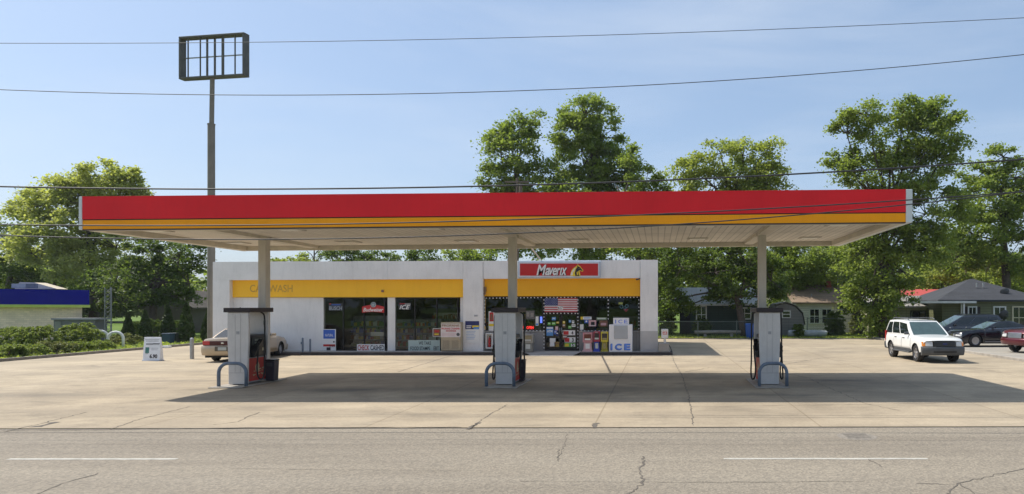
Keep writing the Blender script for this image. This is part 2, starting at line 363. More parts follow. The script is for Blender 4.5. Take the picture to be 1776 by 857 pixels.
# lane markings
for (a, b, py) in ((15, 307, 795.5), (1255, 1609, 795)):
    Y = CAMH * FPX / (py - CY)
    m = MB(); n = 24; x0, x1 = X(a, Y), X(b, Y)
    rows = []
    for i in range(n + 1):
        x = x0 + (x1 - x0) * i / n; rows.append([(x, Y - .05 + random.uniform(-.01, .01), -.0045), (x, Y + .05 + random.uniform(-.01, .01), -.0045)])
    struct(m.grid(rows, flip=True).build('lane_marking', line_m))
def ribbon(mb, pts, w0, jit=.05, step=.12, z=.004):
    P = []
    for (a, b) in zip(pts[:-1], pts[1:]):
        a, b = Vector((*a, 0)), Vector((*b, 0)); n = max(1, int((b - a).length / step))
        for i in range(n): P.append(a.lerp(b, i / n) + Vector((random.uniform(-jit, jit), random.uniform(-jit, jit), 0)))
    P.append(Vector((*pts[-1], 0))); rows = []
    for i, p in enumerate(P):
        d = (P[min(i + 1, len(P) - 1)] - P[max(i - 1, 0)]).normalized(); nrm = Vector((-d.y, d.x, 0)); ww = w0 * random.uniform(.35, 1.3)
        rows.append([(p.x + nrm.x * ww, p.y + nrm.y * ww, z), (p.x - nrm.x * ww, p.y - nrm.y * ww, z)])
    mb.grid(rows, flip=False)
def pxs(*pp): return [G(*p) for p in pp]
m = MB()
ribbon(m, pxs((1118, 790), (1112, 812), (1116, 838), (1088, 857)), .016, .035, .07, -.004)
ribbon(m, pxs((1640, 857), (1660, 838), (1776, 812)), .012, .03, .1, -.004)
ribbon(m, pxs((1665, 838), (1690, 855)), .01, .03, .1, -.004)
ribbon(m, pxs((1590, 838), (1655, 840)), .008, .02, .1, -.004)
ribbon(m, pxs((1505, 795), (1530, 810)), .008, .03, .1, -.004)
ribbon(m, pxs((60, 857), (120, 835), (170, 820)), .012, .04, .1, -.004)
ribbon(m, pxs((970, 778), (968, 800), (985, 752)), .006, .03, .1, -.004)
ribbon(m, pxs((400, 812), (560, 814), (800, 816)), .005, .02, .2, -.004)
ribbon(m, pxs((900, 834), (1200, 836), (1500, 834)), .006, .02, .2, -.004)
struct(m.build('road_crack', crack_m))
m = MB()
ribbon(m, pxs((1183, 652), (1195, 690), (1203, 738)), .012, .03, .12)
ribbon(m, pxs((1345, 645), (1400, 655), (1420, 665)), .02, .06, .15); ribbon(m, pxs((1420, 665), (1500, 700), (1560, 712)), .012, .04, .15)
ribbon(m, pxs((1190, 645), (1230, 638), (1300, 638)), .022, .04, .2)
ribbon(m, pxs((1360, 632), (1420, 622), (1480, 618)), .02, .03, .2)
ribbon(m, pxs((815, 744), (835, 728), (880, 702)), .011, .03, .1); ribbon(m, pxs((812, 744), (832, 733)), .05, .02, .06)
ribbon(m, pxs((190, 745), (240, 728), (330, 705)), .011, .03, .1)
ribbon(m, pxs((10, 748), (70, 735), (150, 715)), .014, .04, .1); ribbon(m, pxs((60, 741), (100, 732)), .09, .03, .08)
ribbon(m, pxs((370, 737), (410, 732), (450, 715)), .010, .03, .1)
ribbon(m, pxs((1030, 742), (1033, 734)), .06, .03, .05); ribbon(m, pxs((0, 747), (430, 742), (800, 741)), .018, .02, .2)  # second ribbon: long thin dark line beside the road seam
ribbon(m, pxs((1200, 706), (1400, 703), (1770, 697)), .010, .015, .2)
ribbon(m, pxs((690, 645), (740, 630), (790, 615)), .02, .02, .2); ribbon(m, pxs((1162, 606), (1168, 625), (1183, 652)), .012, .03, .2)
struct(m.build('forecourt_crack_line', crack_m))
x, Y = G(1486, 756); m = MB(); m.lathe([(0.0, -.001), (.30, -.001), (.31, -.004), (.36, -.004), (.37, -.0075)], (x, Y, 0), n=28)
for i in range(-3, 4): m.box(x - .22, x + .22, Y + i * .07 - .012, Y + i * .07 + .012, -.001, .003)
tag(m.build('manhole_cover', M('cast_iron', (.222, .196, .162), .85, 0, var=.3, scale=9), loc=(x, Y, 0)), 'round dark iron manhole cover set in the grey road', 'manhole cover')

# ================================================================== CANOPY
YC0, YC1, XC0, XC1 = 18.75, 26.2, -15.69, 6.9
def zs(x): return .0088 * (x - XC1)
can = thing('gas_canopy', 'long flat fuel canopy with red and yellow fascia on three square columns', 'canopy', (-4.4, 22.5, 0))
def slab(mb, x0, x1, y0, y1, z0, z1, mi=0):
    b = [(x0, y0, z0 + zs(x0)), (x1, y0, z0 + zs(x1)), (x1, y1, z0 + zs(x1)), (x0, y1, z0 + zs(x0))]
    mb.hexa(b, [(p[0], p[1], p[2] - z0 + z1) for p in b], mi); return mb
xa, xb = XC0 + .09, XC1 - .18
m = MB()
edges = [xa + (xb - xa) * i / 9 for i in range(10)]
for i in range(9):                           # nine flat fascia panels butted end to end
    slab(m, edges[i] + .0005, edges[i + 1] - .0005, YC0, YC0 + .12, 4.985, 5.606)
slab(m, xa, xb, YC1 - .12, YC1, 4.985, 5.606); m.build('red_band', red_band, can)
m = MB()
for i in range(9): slab(m, edges[i] + .0005, edges[i + 1] - .0005, YC0 + .012, YC0 + .12, 4.715, 4.955)
slab(m, xa, xb, YC1 - .12, YC1 - .01, 4.715, 4.955); m.build('yellow_band', orange_band, can)
m = MB(); slab(m, xa, xb, YC0 + .03, YC0 + .12, 4.956, 4.984); slab(m, xa, xb, YC0 + .005, YC0 + .12, 4.685, 4.714); m.build('trim_strip', black_trim, can)
for q0, q1 in ((XC0, xa - .003), (xb + .003, XC1)): m = MB(); slab(m, q0, q1, YC0 - .01, YC1, 4.70, 5.60); m.build('end_panel', M('end_panel_white', (.62, .66, .66), .4, var=.05, dirt=.1), can, bevel=.012)
soffit_m = plank_mat('soffit_planks', (.69, .64, .57), .21, 7.6, .07, .62, mortar=.08, rough=.65)
m = MB(); slab(m, xa, xb, YC0 + .121, YC1 - .121, 4.86, 4.90); m.build('soffit', soffit_m, can)
m = MB(); slab(m, xa, xb, YC0 + .121, YC1 - .121, 5.36, 5.42); m.build('roof', M('canopy_roof', (.4, .4, .4), .8), can)
rim = MB(); slab(rim, xa, xb, YC0 + .121, YC0 + .33, 4.69, 4.855); slab(rim, xa, xb, YC1 - .34, YC1 - .121, 4.70, 4.855)
slab(rim, xa, xa + .24, YC0 + .333, YC1 - .343, 4.70, 4.855); slab(rim, xb - .24, xb, YC0 + .333, YC1 - .343, 4.70, 4.855)
rim.build('edge_gutter', M('soffit_trim', (.56, .51, .43), .6, var=.1, dirt=.2), can)
PUMPX = [X(416, 21.2), X(877, 21.2), X(1334, 21.2)]
COLX = [X(458, 22.55), X(889, 22.55), X(1321.5, 22.55)]
for cxn in COLX:
    m = MB(); m.box(cxn - .125, cxn + .125, 22.42, 22.70, 0, 4.86 + zs(cxn) - .002)
    m.build('column', M('column_paint', (.55, .51, .46), .6, var=.08, scale=1, dirt=.35), can, bevel=.015)
    m = MB(); m.box(cxn - .22, cxn + .22, 22.3, 22.82, .0, .03); m.build('base_plate', galv, can)
    m = MB(); slab(m, cxn - .17, cxn + .17, YC0 + .334, 22.415, 4.76, 4.858); slab(m, cxn - .17, cxn + .17, 22.705, YC1 - .344, 4.76, 4.858); m.build('beam', M('soffit_trim', (.5, .5, .5)), can)
lens_m = M('light_lens', (.72, .70, .64), .35, var=.04)
for cxn in COLX:
    for dx in (-2.0, 1.95):
        for yy in (20.45, 24.35):
            x = cxn + dx; m = MB(); slab(m, x - .36, x + .36, yy - .30, yy + .30, 4.835, 4.858)
            h = m.build('ceiling_light', M('light_frame', (.42, .38, .33), .5, var=.1), can); m = MB(); slab(m, x - .27, x + .27, yy - .21, yy + .21, 4.825, 4.834); m.build('lens', lens_m, h)

# ================================================================== FUEL PUMPS
def side_panel(mb, y0, y1, mi=0):
    prof = [(0, .285), (.25, .285), (.6, .292), (.95, .305), (1.3, .32), (1.7, .327), (2.0, .322), (2.19, .315)]
    pts = [(h, y0, z) for z, h in prof] + [(-h, y0, z) for z, h in prof[::-1]]
    mb.prism(pts, (0, y1 - y0, 0), mi)
def make_pump(loc, label):
    t = thing('fuel_pump', label, 'fuel pump', loc, 0, 'fuel pumps under the canopy')
    m = MB(); side_panel(m, 0, .09); m.build('front_panel', pump_panel, t, local=True, bevel=.012)
    m = MB(); m.box(-.29, .29, -.004, -.001, .34, .35); m.box(-.085, -.079, -.004, -.001, .36, 2.15); m.box(.08, .086, -.004, -.001, .36, 2.15); m.build('seam', M('seam_grey', (.30, .29, .29), .6), t, local=True)
    m = MB(); m.box(-.05, .05, -.006, -.0045, 1.52, 1.62, 0); m.box(-.04, .04, -.0075, -.0045, 1.56, 1.57, 1); m.build('label_plate', [M('decal_grey', (.40, .40, .41), .5), grey_plastic], t, local=True)
    m = MB(); side_panel(m, 1.06, 1.15); m.build('rear_panel', pump_panel, t, local=True, bevel=.012)
    m = MB(); m.box(-.41, .41, -.06, 1.22, 2.192, 2.33); m.box(-.02, .02, .1, .14, 2.32, 2.345); m.build('top_cap', maroon_dark, t, local=True, bevel=.02)
    m = MB(); m.box(-.26, .26, .092, 1.058, .02, .80); m.build('lower_cabinet', M('pump_grey', (.3, .3, .31), .5), t, local=True, bevel=.01)
    m = MB(); m.hexa([(-.285, .092, .802), (.285, .092, .802), (.285, 1.058, .802), (-.285, 1.058, .802)], [(-.25, .092, 1.5), (.25, .092, 1.5), (.25, 1.058, 1.5), (-.25, 1.058, 1.5)])
    m.build('dispenser_head', black_plastic, t, local=True, bevel=.03)
    for s in (-1, 1):
        m = MB(); m.box(s * .262, s * .268, .13, 1.02, .07, .77, 0)
        rs = random.Random(4)
        m.poly([(s * .270, .13, .08), (s * .270, 1.02, .08), (s * .270, 1.02, .16), (s * .270, .13, .13)][::s], 1)
        for k in range(12):
            y, z = rs.uniform(.25, .9), rs.uniform(.2, .45); a = rs.uniform(.03, .09)
            m.poly([(s * .2705, y, z), (s * .2705, y + a * 1.6, z + .03), (s * .2705, y + a, z + a * .7), (s * .2705, y - .04, z + .04)][::s], 2)
        m.poly([(s * .2702, .48, .35), (s * .2702, .62, .30), (s * .2702, .68, .52), (s * .2702, .60, .66), (s * .2702, .52, .62), (s * .2702, .45, .5)][::s], 2)
        m.build('graphic_panel', [M('pump_graphic_red', (.46, .05, .035), .5, var=.15, dirt=.3), ink_red, M('pump_graphic_pale', (.50, .42, .27), .5, var=.3)], t, local=True)
        d = MB(); xs = s * .287
        d.box(s * .268, s * .284, .28, .88, 1.17, 1.40); sc_ = d.build('display', M('display_face', (.07, .075, .075), .12, var=.2), t, local=True, bevel=.006)
        d = MB(); d.box(s * .2845, s * .2865, .40, .76, 1.30, 1.36); d.box(s * .2845, s * .2865, .40, .76, 1.21, 1.27); d.build('readout', M('readout', (.22, .24, .2), .3), sc_, local=True)
        d = MB(); d.box(s * .284, s * .297, .33, .47, .90, 1.08); d.build('keypad', grey_plastic, t, local=True, bevel=.005)
        d = MB()
        for k in range(3): d.box(s * .284, s * .292, .56 + k * .12, .64 + k * .12, .98, 1.07)
        d.build('grade_button', M('grade_button', (.5, .45, .3), .4), t, local=True)
        # hose: hangs from the cap, down to a low loop and back up to the holstered nozzle
        xo = s * .46
        pts = [(s * .34, .62, 2.20), (xo, .62, 2.12), (xo + s * .01, .62, 1.7), (xo + s * .012, .60, 1.2), (xo + s * .02, .58, .7), (xo + s * .04, .55, .33), (xo + s * .03, .49, .13), (xo - s * .02, .42, .10), (xo - s * .07, .37, .2), (xo - s * .08, .34, .5), (xo - s * .04, .33, .85), (xo - s * .035, .33, 1.02)]
        pth = []
        for a, b in zip(pts[:-1], pts[1:]):
            for k in range(4): pth.append(Vector(a).lerp(Vector(b), k / 4))
        pth.append(Vector(pts[-1]))
        for _ in range(2): pth = [pth[0]] + [(pth[i - 1] + pth[i] * 2 + pth[i + 1]) / 4 for i in range(1, len(pth) - 1)] + [pth[-1]]
        d = MB(); d.tube(pth, .024, 8); h = d.build('hose', rubber, t, local=True, smooth=True)
        d = MB(); d.cyl((xo, .62, 1.80), (xo, .62, 1.93), .03, n=10); d.cyl((xo + s * .005, .62, 1.74), (xo, .62, 1.80), .022, n=10); d.build('breakaway', black_plastic, h, local=True)
        d = MB(); d.tube([(xo - s * .035, .33, .98), (xo - s * .03, .33, 1.14), (xo - s * .06, .40, 1.22), (xo - s * .12, .52, 1.27)], [.026, .034, .028, .016], 8)
        d.box(xo - s * .06, xo - s * .01, .36, .40, 1.02, 1.16); d.build('nozzle', black_plastic, t, local=True, bevel=.006)
        d = MB(); d.hexa([(min(s * .28, s * .38), .2, .80), (max(s * .28, s * .38), .2, .80), (max(s * .28, s * .38), .62, .88), (min(s * .28, s * .38), .62, .88)], [(min(s * .28, s * .45), .2, 1.0), (max(s * .28, s * .45), .2, 1.0), (max(s * .28, s * .42), .62, 1.36), (min(s * .28, s * .42), .62, 1.36)]); d.build('nozzle_boot', black_plastic, t, local=True, bevel=.01)
    return t
pump_labels = ['grey fuel pump with red graphic side, nearest the tan sedan', 'grey fuel pump in front of the shop entrance, under the middle canopy column', 'grey fuel pump standing alone nearest the white sport utility vehicle']
p0 = make_pump((PUMPX[0], 21.1, .05), pump_labels[0])
for i in (1, 2):
    c = clone(p0); c.location = (PUMPX[i], 21.1, .05); c['label'] = pump_labels[i]
for i, pxn in enumerate(PUMPX):
    m = MB(); m.box(pxn - .50, pxn + .50, 20.45, 23.0, 0.0, .03); struct(m.build('pump_island', kerb_m, bevel=.02))
def hoop(name, label, cat, group, loc, wd, ht, r, mt, rz=0):
    m = MB(); q = ht * .42; pts = [(-wd / 2, 0, 0)]
    pts += [(-wd / 2 + q - q * math.cos(a), 0, ht - q + q * math.sin(a)) for a in [R(x) for x in range(0, 91, 15)]]
    pts += [(wd / 2 - q + q * math.sin(a), 0, ht - q + q * math.cos(a)) for a in [R(x) for x in range(0, 91, 15)]] + [(wd / 2, 0, 0)]
    m.tube(pts, r, 14); o = m.build(name, mt, smooth=True, local=True); o.location = loc; o.rotation_euler = (0, 0, rz); return tag(o, label, cat, group)
h0 = hoop('guard_hoop', 'blue grey steel hoop guarding the pump nearest the tan sedan', 'guard rail', 'steel hoops in front of the pumps', (X(406, 20.7), 20.62, .045), .82, .68, .05, guard_paint)
for px, lb in ((868.5, 'blue grey steel hoop guarding the pump before the shop entrance'), (1340, 'blue grey steel hoop guarding the pump nearest the white vehicle')):
    c = clone(h0); c.location = (X(px, 20.7), 20.62, .045); c['label'] = lb
def bin_(loc, label):
    t = thing('trash_bin', label, 'trash bin', loc, 0, 'dark bins beside the pumps')
    m = MB(); m.hexa([(-.13, -.13, 0), (.13, -.13, 0), (.13, .13, 0), (-.13, .13, 0)], [(-.15, -.15, .62), (.15, -.15, .62), (.15, .15, .62), (-.15, .15, .62)]); m.build('body', M('bin_body', (.035, .03, .045), .5, var=.3), t, local=True, bevel=.02)
    m = MB(); m.box(-.16, .16, -.16, .16, .622, .68); m.build('lid', black_plastic, t, local=True, bevel=.02)
    m = MB(); m.box(-.09, .09, -.158, -.153, .46, .58); m.build('label_plate', grey_plastic, t, local=True); return t
b0 = bin_((X(475, 22.3), 22.2, .05), 'dark square trash bin beside the red sided fuel pump'); b0.location.z = .05
c = clone(b0); c.location = (X(904, 22.2), 22.1, .05); c['label'] = 'dark square trash bin behind the pump before the shop entrance'

# ================================================================== SHOP BUILDING
shop = thing('shop_building', 'low white gas station shop with yellow band and dark windows', 'shop', (-11, 40, 0))
XL, XRt = fx(369), 0.0
def ztop(x): return 4.75 + .0045 * x
def part(name, mt, mb, **k): return mb.build(name, mt, shop, **k)
m = MB()
segs = [369, 448, 527, 612, 672, 742, 803]
def par(mb, p0, p1, dz=0, zb=None):
    x0, x1 = fx(p0) + .003, fx(p1) - .003; za, zc = (zb, zb) if zb else (Z(486, YF) + (x0 - XL) * .005, Z(486, YF) + (x1 - XL) * .005)
    mb.hexa([(x0, YF, za), (x1, YF, zc), (x1, YF + .34, zc), (x0, YF + .34, za)], [(x0, YF, ztop(x0) + dz), (x1, YF, ztop(x1) + dz), (x1, YF + .34, ztop(x1) + dz), (x0, YF + .34, ztop(x0) + dz)])
for i in range(len(segs) - 1): par(m, segs[i], segs[i + 1], .012 * (i % 2))
par(m, 838, 970, -.01); par(m, 970, 1110)
part('parapet', wall_white, m)
m = MB(); m.box(XL - .002, XRt, YF + .345, 46.8, 4.2, 4.28); part('roof', M('flat_roof', (.3, .3, .3), .9), m)
m = MB(); m.hexa([(XL, YF, 0), (fx(398), YF, 0), (fx(398), YF + .34, 0), (XL, YF + .34, 0)], [(XL, YF, Z(486, YF) - .003), (fx(398), YF, Z(486, YF) - .003), (fx(398), YF + .34, Z(486, YF) - .003), (XL, YF + .34, Z(486, YF) - .003)]); part('pier', wall_white, m)
m = MB().box(fx(803.5), fx(837.5), YF - .03, YF + .34, .152, ztop(fx(820)) - .01); part('pier', wall_white, m)
m = MB().box(fx(1110.5), XRt, YF - .02, YF + .34, 1.16, ztop(0) + .003); part('pier', wall_white, m)
m = MB(); m.box(fx(1110.5), XRt + .004, YF - .024, YF + .34, .152, 1.158); part('pier_base', M('pier_base_grey', (.52, .51, .50), .7, var=.06, dirt=.2), m)
m = MB(); m.box(XL, XL + .25, YF + .341, 46.8, 0, 4.55); m.box(XRt - .25, XRt, YF + .341, 46.8, 0, 4.65); m.box(XL + .251, XRt - .251, 46.5, 46.8, 0, 4.55)
part('side_wall', wall_white, m)
yb = Z(516, YR); yt = Z(483, YR)
for q0, q1, d_ in ((398, 555.5, 0), (668, 681, .02), (795, 803, 0)): part('front_wall', wall_white, MB().box(fx(q0) + .002, fx(q1), YR - d_, YR + .2, 0 if q0 < 400 else .152, yb))
band1 = MB().box(fx(398) + .002, fx(803), YR - .08, YR + .2, yb + .002, yt + .15); part('yellow_band', yellow_band, band1)
m = MB().box(fx(404) + .002, fx(803) - .002, YR - .086, YR - .081, yb + .002, yb + .016); part('band_trim', M('band_trim', (.35, .2, .03), .6), m)
m = MB().box(fx(838), fx(1110), YR - .08, YR + .2, Z(514, YR) + .002, yt + .15); part('yellow_band', M('yellow_band_right', (.84, .43, .03), .5, var=.05, scale=.5, dirt=.06, spec=.15), m)
ghost = M('ghost_lettering', (.58, .31, .04), .6, var=.1, scale=4)
m = MB(); put_text(m, 'CAR WASH', X(435, YR), X(509, YR), Z(507, YR), Z(494, YR), YR - .083, bold=.015); part('lettering', ghost, m)
kw = plank_mat('knee_wall_grey', (.27, .265, .265), .9, 2, .03, .75, mortar=.02, axes='XZ')
for q0, q1 in ((838, 943), (1003, 1110)):
    kn = part('knee_wall', kw, MB().box(fx(q0), fx(q1), YR, YR + .16, .152, Z(575, YR)))
    MB().box(fx(q0), fx(q1), YR - .03, YR + .17, Z(575, YR) + .001, Z(575, YR) + .04).build('sill', galv, kn)
# windows
pane_m = glass_mat('shop_glass', (.62, .66, .64))
def window(p0, p1, pyt, pyb, mull, name='window', rails=()):
    x0, x1, z0, z1 = X(p0, YR), X(p1, YR), Z(pyb, YR), Z(pyt, YR); m = MB(); f = .05
    m.box(x0, x1, YR + .02, YR + .12, z1 - f, z1 - .003); m.box(x0, x1, YR + .02, YR + .12, z0 + .003, z0 + f)
    xs = [x0 + f / 2] + [X(q, YR) for q in mull] + [x1 - f / 2]
    for i, q in enumerate(xs): m.box(q - f / 2, q + f / 2, YR + .02, YR + .12, z0 + f + .001, z1 - f - .001)
    o = part(name, frame_black, m)
    for a, b in zip(xs[:-1], xs[1:]):
        g = MB(); g.poly([(a + f / 2, YR + .07, z0 + f), (b - f / 2, YR + .07, z0 + f), (b - f / 2, YR + .07, z1 - f), (a + f / 2, YR + .07, z1 - f)]); g.build('pane', pane_m, o)
    return o
window(556.5, 667, 516.5, 609, (595, 631)); window(682, 794.5, 516.5, 609, (719, 757)); window(840, 942, 515, 574, (893,)); window(1004, 1109, 515, 574, (1055,))
window(944.5, 1001.5, 515, 542, (), 'transom')
for i, (a, b) in enumerate(((945, 972.3), (973, 1001))):
    x0, x1, z1 = X(a, YR), X(b, YR), Z(543, YR); m = MB(); f = .07
    m.box(x0, x1, YR + .03, YR + .08, z1 - .09, z1); m.box(x0, x1, YR + .03, YR + .08, .155, .34); m.box(x0, x0 + f, YR + .03, YR + .08, .341, z1 - .091); m.box(x1 - f, x1, YR + .03, YR + .08, .341, z1 - .091)
    o = part('door', frame_black, m, bevel=.006)
    MB().poly([(x0 + f, YR + .055, .34), (x1 - f, YR + .055, .34), (x1 - f, YR + .055, z1 - .09), (x0 + f, YR + .055, z1 - .09)]).build('pane', pane_m, o)
    hx = x1 - .035 if i == 0 else x0 + .035
    m = MB(); m.tube([(hx, YR + .03, 1.0), (hx, YR - .03, 1.02), (hx, YR - .03, 1.3), (hx, YR + .03, 1.32)], .013, 8); m.build('handle', steel, o, smooth=True)
# inside
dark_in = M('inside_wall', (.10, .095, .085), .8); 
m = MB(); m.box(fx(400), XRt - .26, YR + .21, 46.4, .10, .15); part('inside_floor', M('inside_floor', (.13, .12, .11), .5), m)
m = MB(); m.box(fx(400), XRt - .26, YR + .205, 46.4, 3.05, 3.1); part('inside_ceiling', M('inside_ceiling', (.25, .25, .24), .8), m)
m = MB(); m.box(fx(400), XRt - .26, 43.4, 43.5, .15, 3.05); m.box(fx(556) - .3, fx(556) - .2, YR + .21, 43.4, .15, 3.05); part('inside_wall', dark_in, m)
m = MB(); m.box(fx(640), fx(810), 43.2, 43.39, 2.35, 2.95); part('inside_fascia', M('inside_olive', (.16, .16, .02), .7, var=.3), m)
tube_m = emit('tube_light', (1, .97, .9), 8)
for (px, yy) in ((716, 38.5), (784, 38.5), (655, 38.5), (905, 38.2), (1040, 38.2)):
    x = X(px, yy); m = MB(); m.box(x - .3, x + .3, yy - .06, yy + .06, 3.0, 3.048); part('tube_light', tube_m, m)
goods_m = []
for i, cc in enumerate(((.45, .07, .05), (.55, .42, .08), (.12, .25, .09), (.08, .12, .35), (.6, .58, .54), (.3, .16, .09))): goods_m.append(M('goods_%s' % 'abcdef'[i], cc, .5))
def shelf(x, y, wd, ht, label):
    t = thing('store_shelf', label, 'shelf', (x, y, .15), 0, 'stocked shelves inside the shop')
    m = MB(); m.box(-wd / 2, wd / 2, .2, .24, 0, ht)
    n = int(ht / .36)
    for k in range(n): m.box(-wd / 2, wd / 2, -.2, .199, .1 + k * .36, .125 + k * .36)
    m.build('rack', galv, t, local=True); m = MB()
    for k in range(n):
        q = -wd / 2 + .04
        while q < wd / 2 - .16:
            ww = random.uniform(.08, .2); h = random.uniform(.12, .28); m.box(q, q + ww - .012, -.17, .05, .126 + k * .36, .126 + k * .36 + h, random.randrange(6)); q += ww
    o = m.build('goods', goods_m, t, local=True); o['kind'] = 'stuff'
for (px, yy, wd, ht, lb) in ((640, 37.4, 1.9, 1.75, 'stocked shelf behind the window with the red beer sign'), (725, 37.2, 2.4, 1.55, 'stocked shelf behind the food stamps sign'), (775, 38.6, 1.6, 1.9, 'stocked shelf behind the propane cage'),
                            (868, 37.2, 1.6, 1.6, 'stocked shelf behind the window beside the white pier poster'), (918, 37.8, 1.2, 1.8, 'stocked shelf behind the red open signs'), (1028, 37.4, 1.8, 1.5, 'stocked shelf behind the window above the newspaper boxes'), (1085, 37.8, 1.4, 1.7, 'stocked shelf behind the window above the ice chest')):
    shelf(X(px, yy), yy, wd, ht, lb)
# small fittings on the front
m = MB(); x = X(665, YR); m.box(x - .05, x + .05, YR - .16, YR - .081, Z(507, YR), Z(503, YR)); part('sensor', ink_brown, m)
m = MB(); x = X(842, YR); m.box(x - .07, x + .07, YR - .2, YR - .081, Z(506, YR), Z(498, YR)); m.cyl((x, YR - .15, Z(506, YR)), (x, YR - .15, Z(511, YR)), .04, .06, 10); part('wall_lamp', M('wall_lamp', (.22, .14, .08), .5), m)
m = MB(); x = X(1107, YF); m.tube([(x + .08, YF + .02, Z(483, YF)), (x + .05, YF - .12, Z(484, YF)), (x - .1, YF - .2, Z(485.5, YF))], .035, 8); part('camera', black_plastic, m)
m = MB(); x = X(842, YR); m.tube([(x, YR - .02, Z(517, YR)), (x, YR - .02, Z(530, YR)), (x, YR - .02, Z(560, YR))], .016, 6); m.box(x - .09, x + .02, YR - .05, YR - .01, Z(572, YR), Z(566, YR)); part('conduit', M('conduit_tan', (.5, .36, .14), .5), m)
m = MB(); x = X(524, YR); m.box(x - .05, x + .05, YR - .04, YR - .001, Z(597, YR), Z(593, YR)); part('tap_box', guard_paint, m)

# shop name sign on the parapet
sg = thing('shop_sign', 'red box sign with a yellow horse head on the parapet', 'sign', (X(970, YF), YF - .2, Z(482, YF)))
YS = YF - .22; x0, x1, z0, z1 = X(898, YS), X(1041, YS), Z(482, YS), Z(453, YS)
m = MB(); m.box(x0, x1, YS + .02, YF - .004, z0, z1); m.build('cabinet', M('sign_cabinet', (.42, .50, .60), .4), sg, bevel=.02)
m = MB(); m.box(x0 + .05, x1 - .05, YS + .008, YS + .019, z0 + .05, z1 - .05); m.build('border', M('sign_border', (.60, .62, .68), .35), sg)
m = MB(); m.box(x0 + .11, x1 - .11, YS, YS + .0075, z0 + .11, z1 - .12); m.build('face', M('sign_red', (.48, .018, .022), .3, var=.04), sg)
mm = MB()
for dx_, dz_, dy_, mi_, bo_ in ((1.0, .7, .003, 0, .045), (0, 0, .006, 1, .02)):
    put_text(mm, 'M', X(930.5 + dx_, YS), X(947.5 + dx_, YS), Z(477.5 + dz_, YS), Z(459 + dz_, YS), YS - dy_, mi_, shear=.3, bold=bo_)
    for ch, c0, c1, top in (('a', 945.5, 953.5, 464.5), ('v', 952.5, 960.5, 464.5), ('e', 958.5, 966, 464.5), ('r', 965, 972, 464.5), ('\u0131', 970.5, 975.2, 464.5), ('x', 973, 983.5, 464.5)):
        put_text(mm, ch, X(c0 + dx_, YS), X(c1 + dx_, YS), Z(477.5 + dz_, YS), Z(top + dz_, YS), YS - dy_ - (.0004 * (ord(ch) % 7)), mi_, shear=.3, bold=bo_)
mm.build('lettering', [ink_black, paper_white], sg)
hm = MB()
def hp(pts, y, mi, sx=1): hm.poly([(X(989 + px * 22, YS), y, Z(479.5 - pz * 21.5, YS)) for px, pz in pts], mi)
# yellow mane swept back, white streaks, black head with a pointed muzzle
hp([(0, .08), (.04, .30), (.10, .48), (.20, .62), (.34, .74), (.50, .84), (.60, 1.0), (.66, .88), (.80, .80), (.93, .62), (1.03, .52), (1.02, .42), (.92, .38), (.84, .44), (.72, .42), (.78, .22), (.80, .02), (.40, .0)], YS - .003, 0)
hp([(.40, .04), (.36, .26), (.40, .46), (.46, .62), (.54, .72), (.585, .92), (.64, .80), (.76, .74), (.90, .58), (.98, .50), (.97, .45), (.91, .43), (.84, .49), (.70, .48), (.62, .40), (.66, .22), (.74, .04)], YS - .006, 1)
hp([(.02, .12), (.10, .36), (.22, .54), (.18, .36), (.20, .14)], YS - .007, 2); hp([(.22, .50), (.34, .66), (.44, .72), (.32, .5), (.28, .3)], YS - .007, 2); hp([(.50, .30), (.56, .42), (.60, .30), (.62, .12), (.55, .10)], YS - .0085, 0); hp([(.66, .64), (.73, .66), (.71, .61)], YS - .0085, 0)
hm.build('horse_emblem', [ink_yellow, ink_black, paper_white], sg)

# ================================================================== SIGNS AND POSTERS ON THE SHOP FRONT
YP = YR + .056           # just before the panes' plane, inside the window frames
def rect(mb, p0, p1, q0, q1, y, mi=0, t=.006):
    mb.box(X(p0, y), X(p1, y), y, y + t, Z(q1, y), Z(q0, y), mi); return mb
def poster(name, label, cat, r, y, base, bits=(), texts=(), mats=(), group=None, t=.008):
    """a flat sheet: r = pixel rectangle; bits = (rectangle in 0..1, material index); texts = (string, rectangle, index, shear, bold)"""
    p0, p1, q0, q1 = r; m = MB(); rect(m, p0, p1, q0, q1, y, 0, t)
    k = 1
    for (b, mi) in bits:
        m.box(X(p0 + b[0] * (p1 - p0), y), X(p0 + b[1] * (p1 - p0), y), y - .0015 - .0006 * k, y - .0012, Z(q0 + b[3] * (q1 - q0), y), Z(q0 + b[2] * (q1 - q0), y), mi); k += 1
    for (s, b, mi, sh, bo) in texts:
        put_text(m, s, X(p0 + b[0] * (p1 - p0), y), X(p0 + b[1] * (p1 - p0), y), Z(q0 + b[3] * (q1 - q0), y), Z(q0 + b[2] * (q1 - q0), y), y - .003 - .0006 * k, mi, sh, bo)
    o = m.build(name, [base] + list(mats), loc=((X(p0, y) + X(p1, y)) / 2, y, Z(q1, y)))
    return tag(o, label, cat, group)
lit_red = emit('neon_red', (.8, .03, .02), .9); lit_blue = emit('neon_blue', (.12, .2, .9), .9)
W = [paper_white, ink_black, ink_red, ink_blue, ink_navy, ink_green, ink_yellow, ink_brown, ink_pink, ink_sky]   # index = 1 + place
poster('window_poster', 'blue and white poster standing at the left foot of the first shop window', 'poster', (559.5, 582.5, 571, 608.5), YP - .06, paper_white,
       [((.06, .93, .03, .44), 4), ((.05, .95, .70, .80), 3), ((.3, .6, .84, .98), 2), ((.8, .9, .55, .62), 2)], [('9.99', (.5, .92, .72, .84), 2, 0, .01), ('NATURAL', (.2, .8, .22, .34), 1, 0, .01)], W)
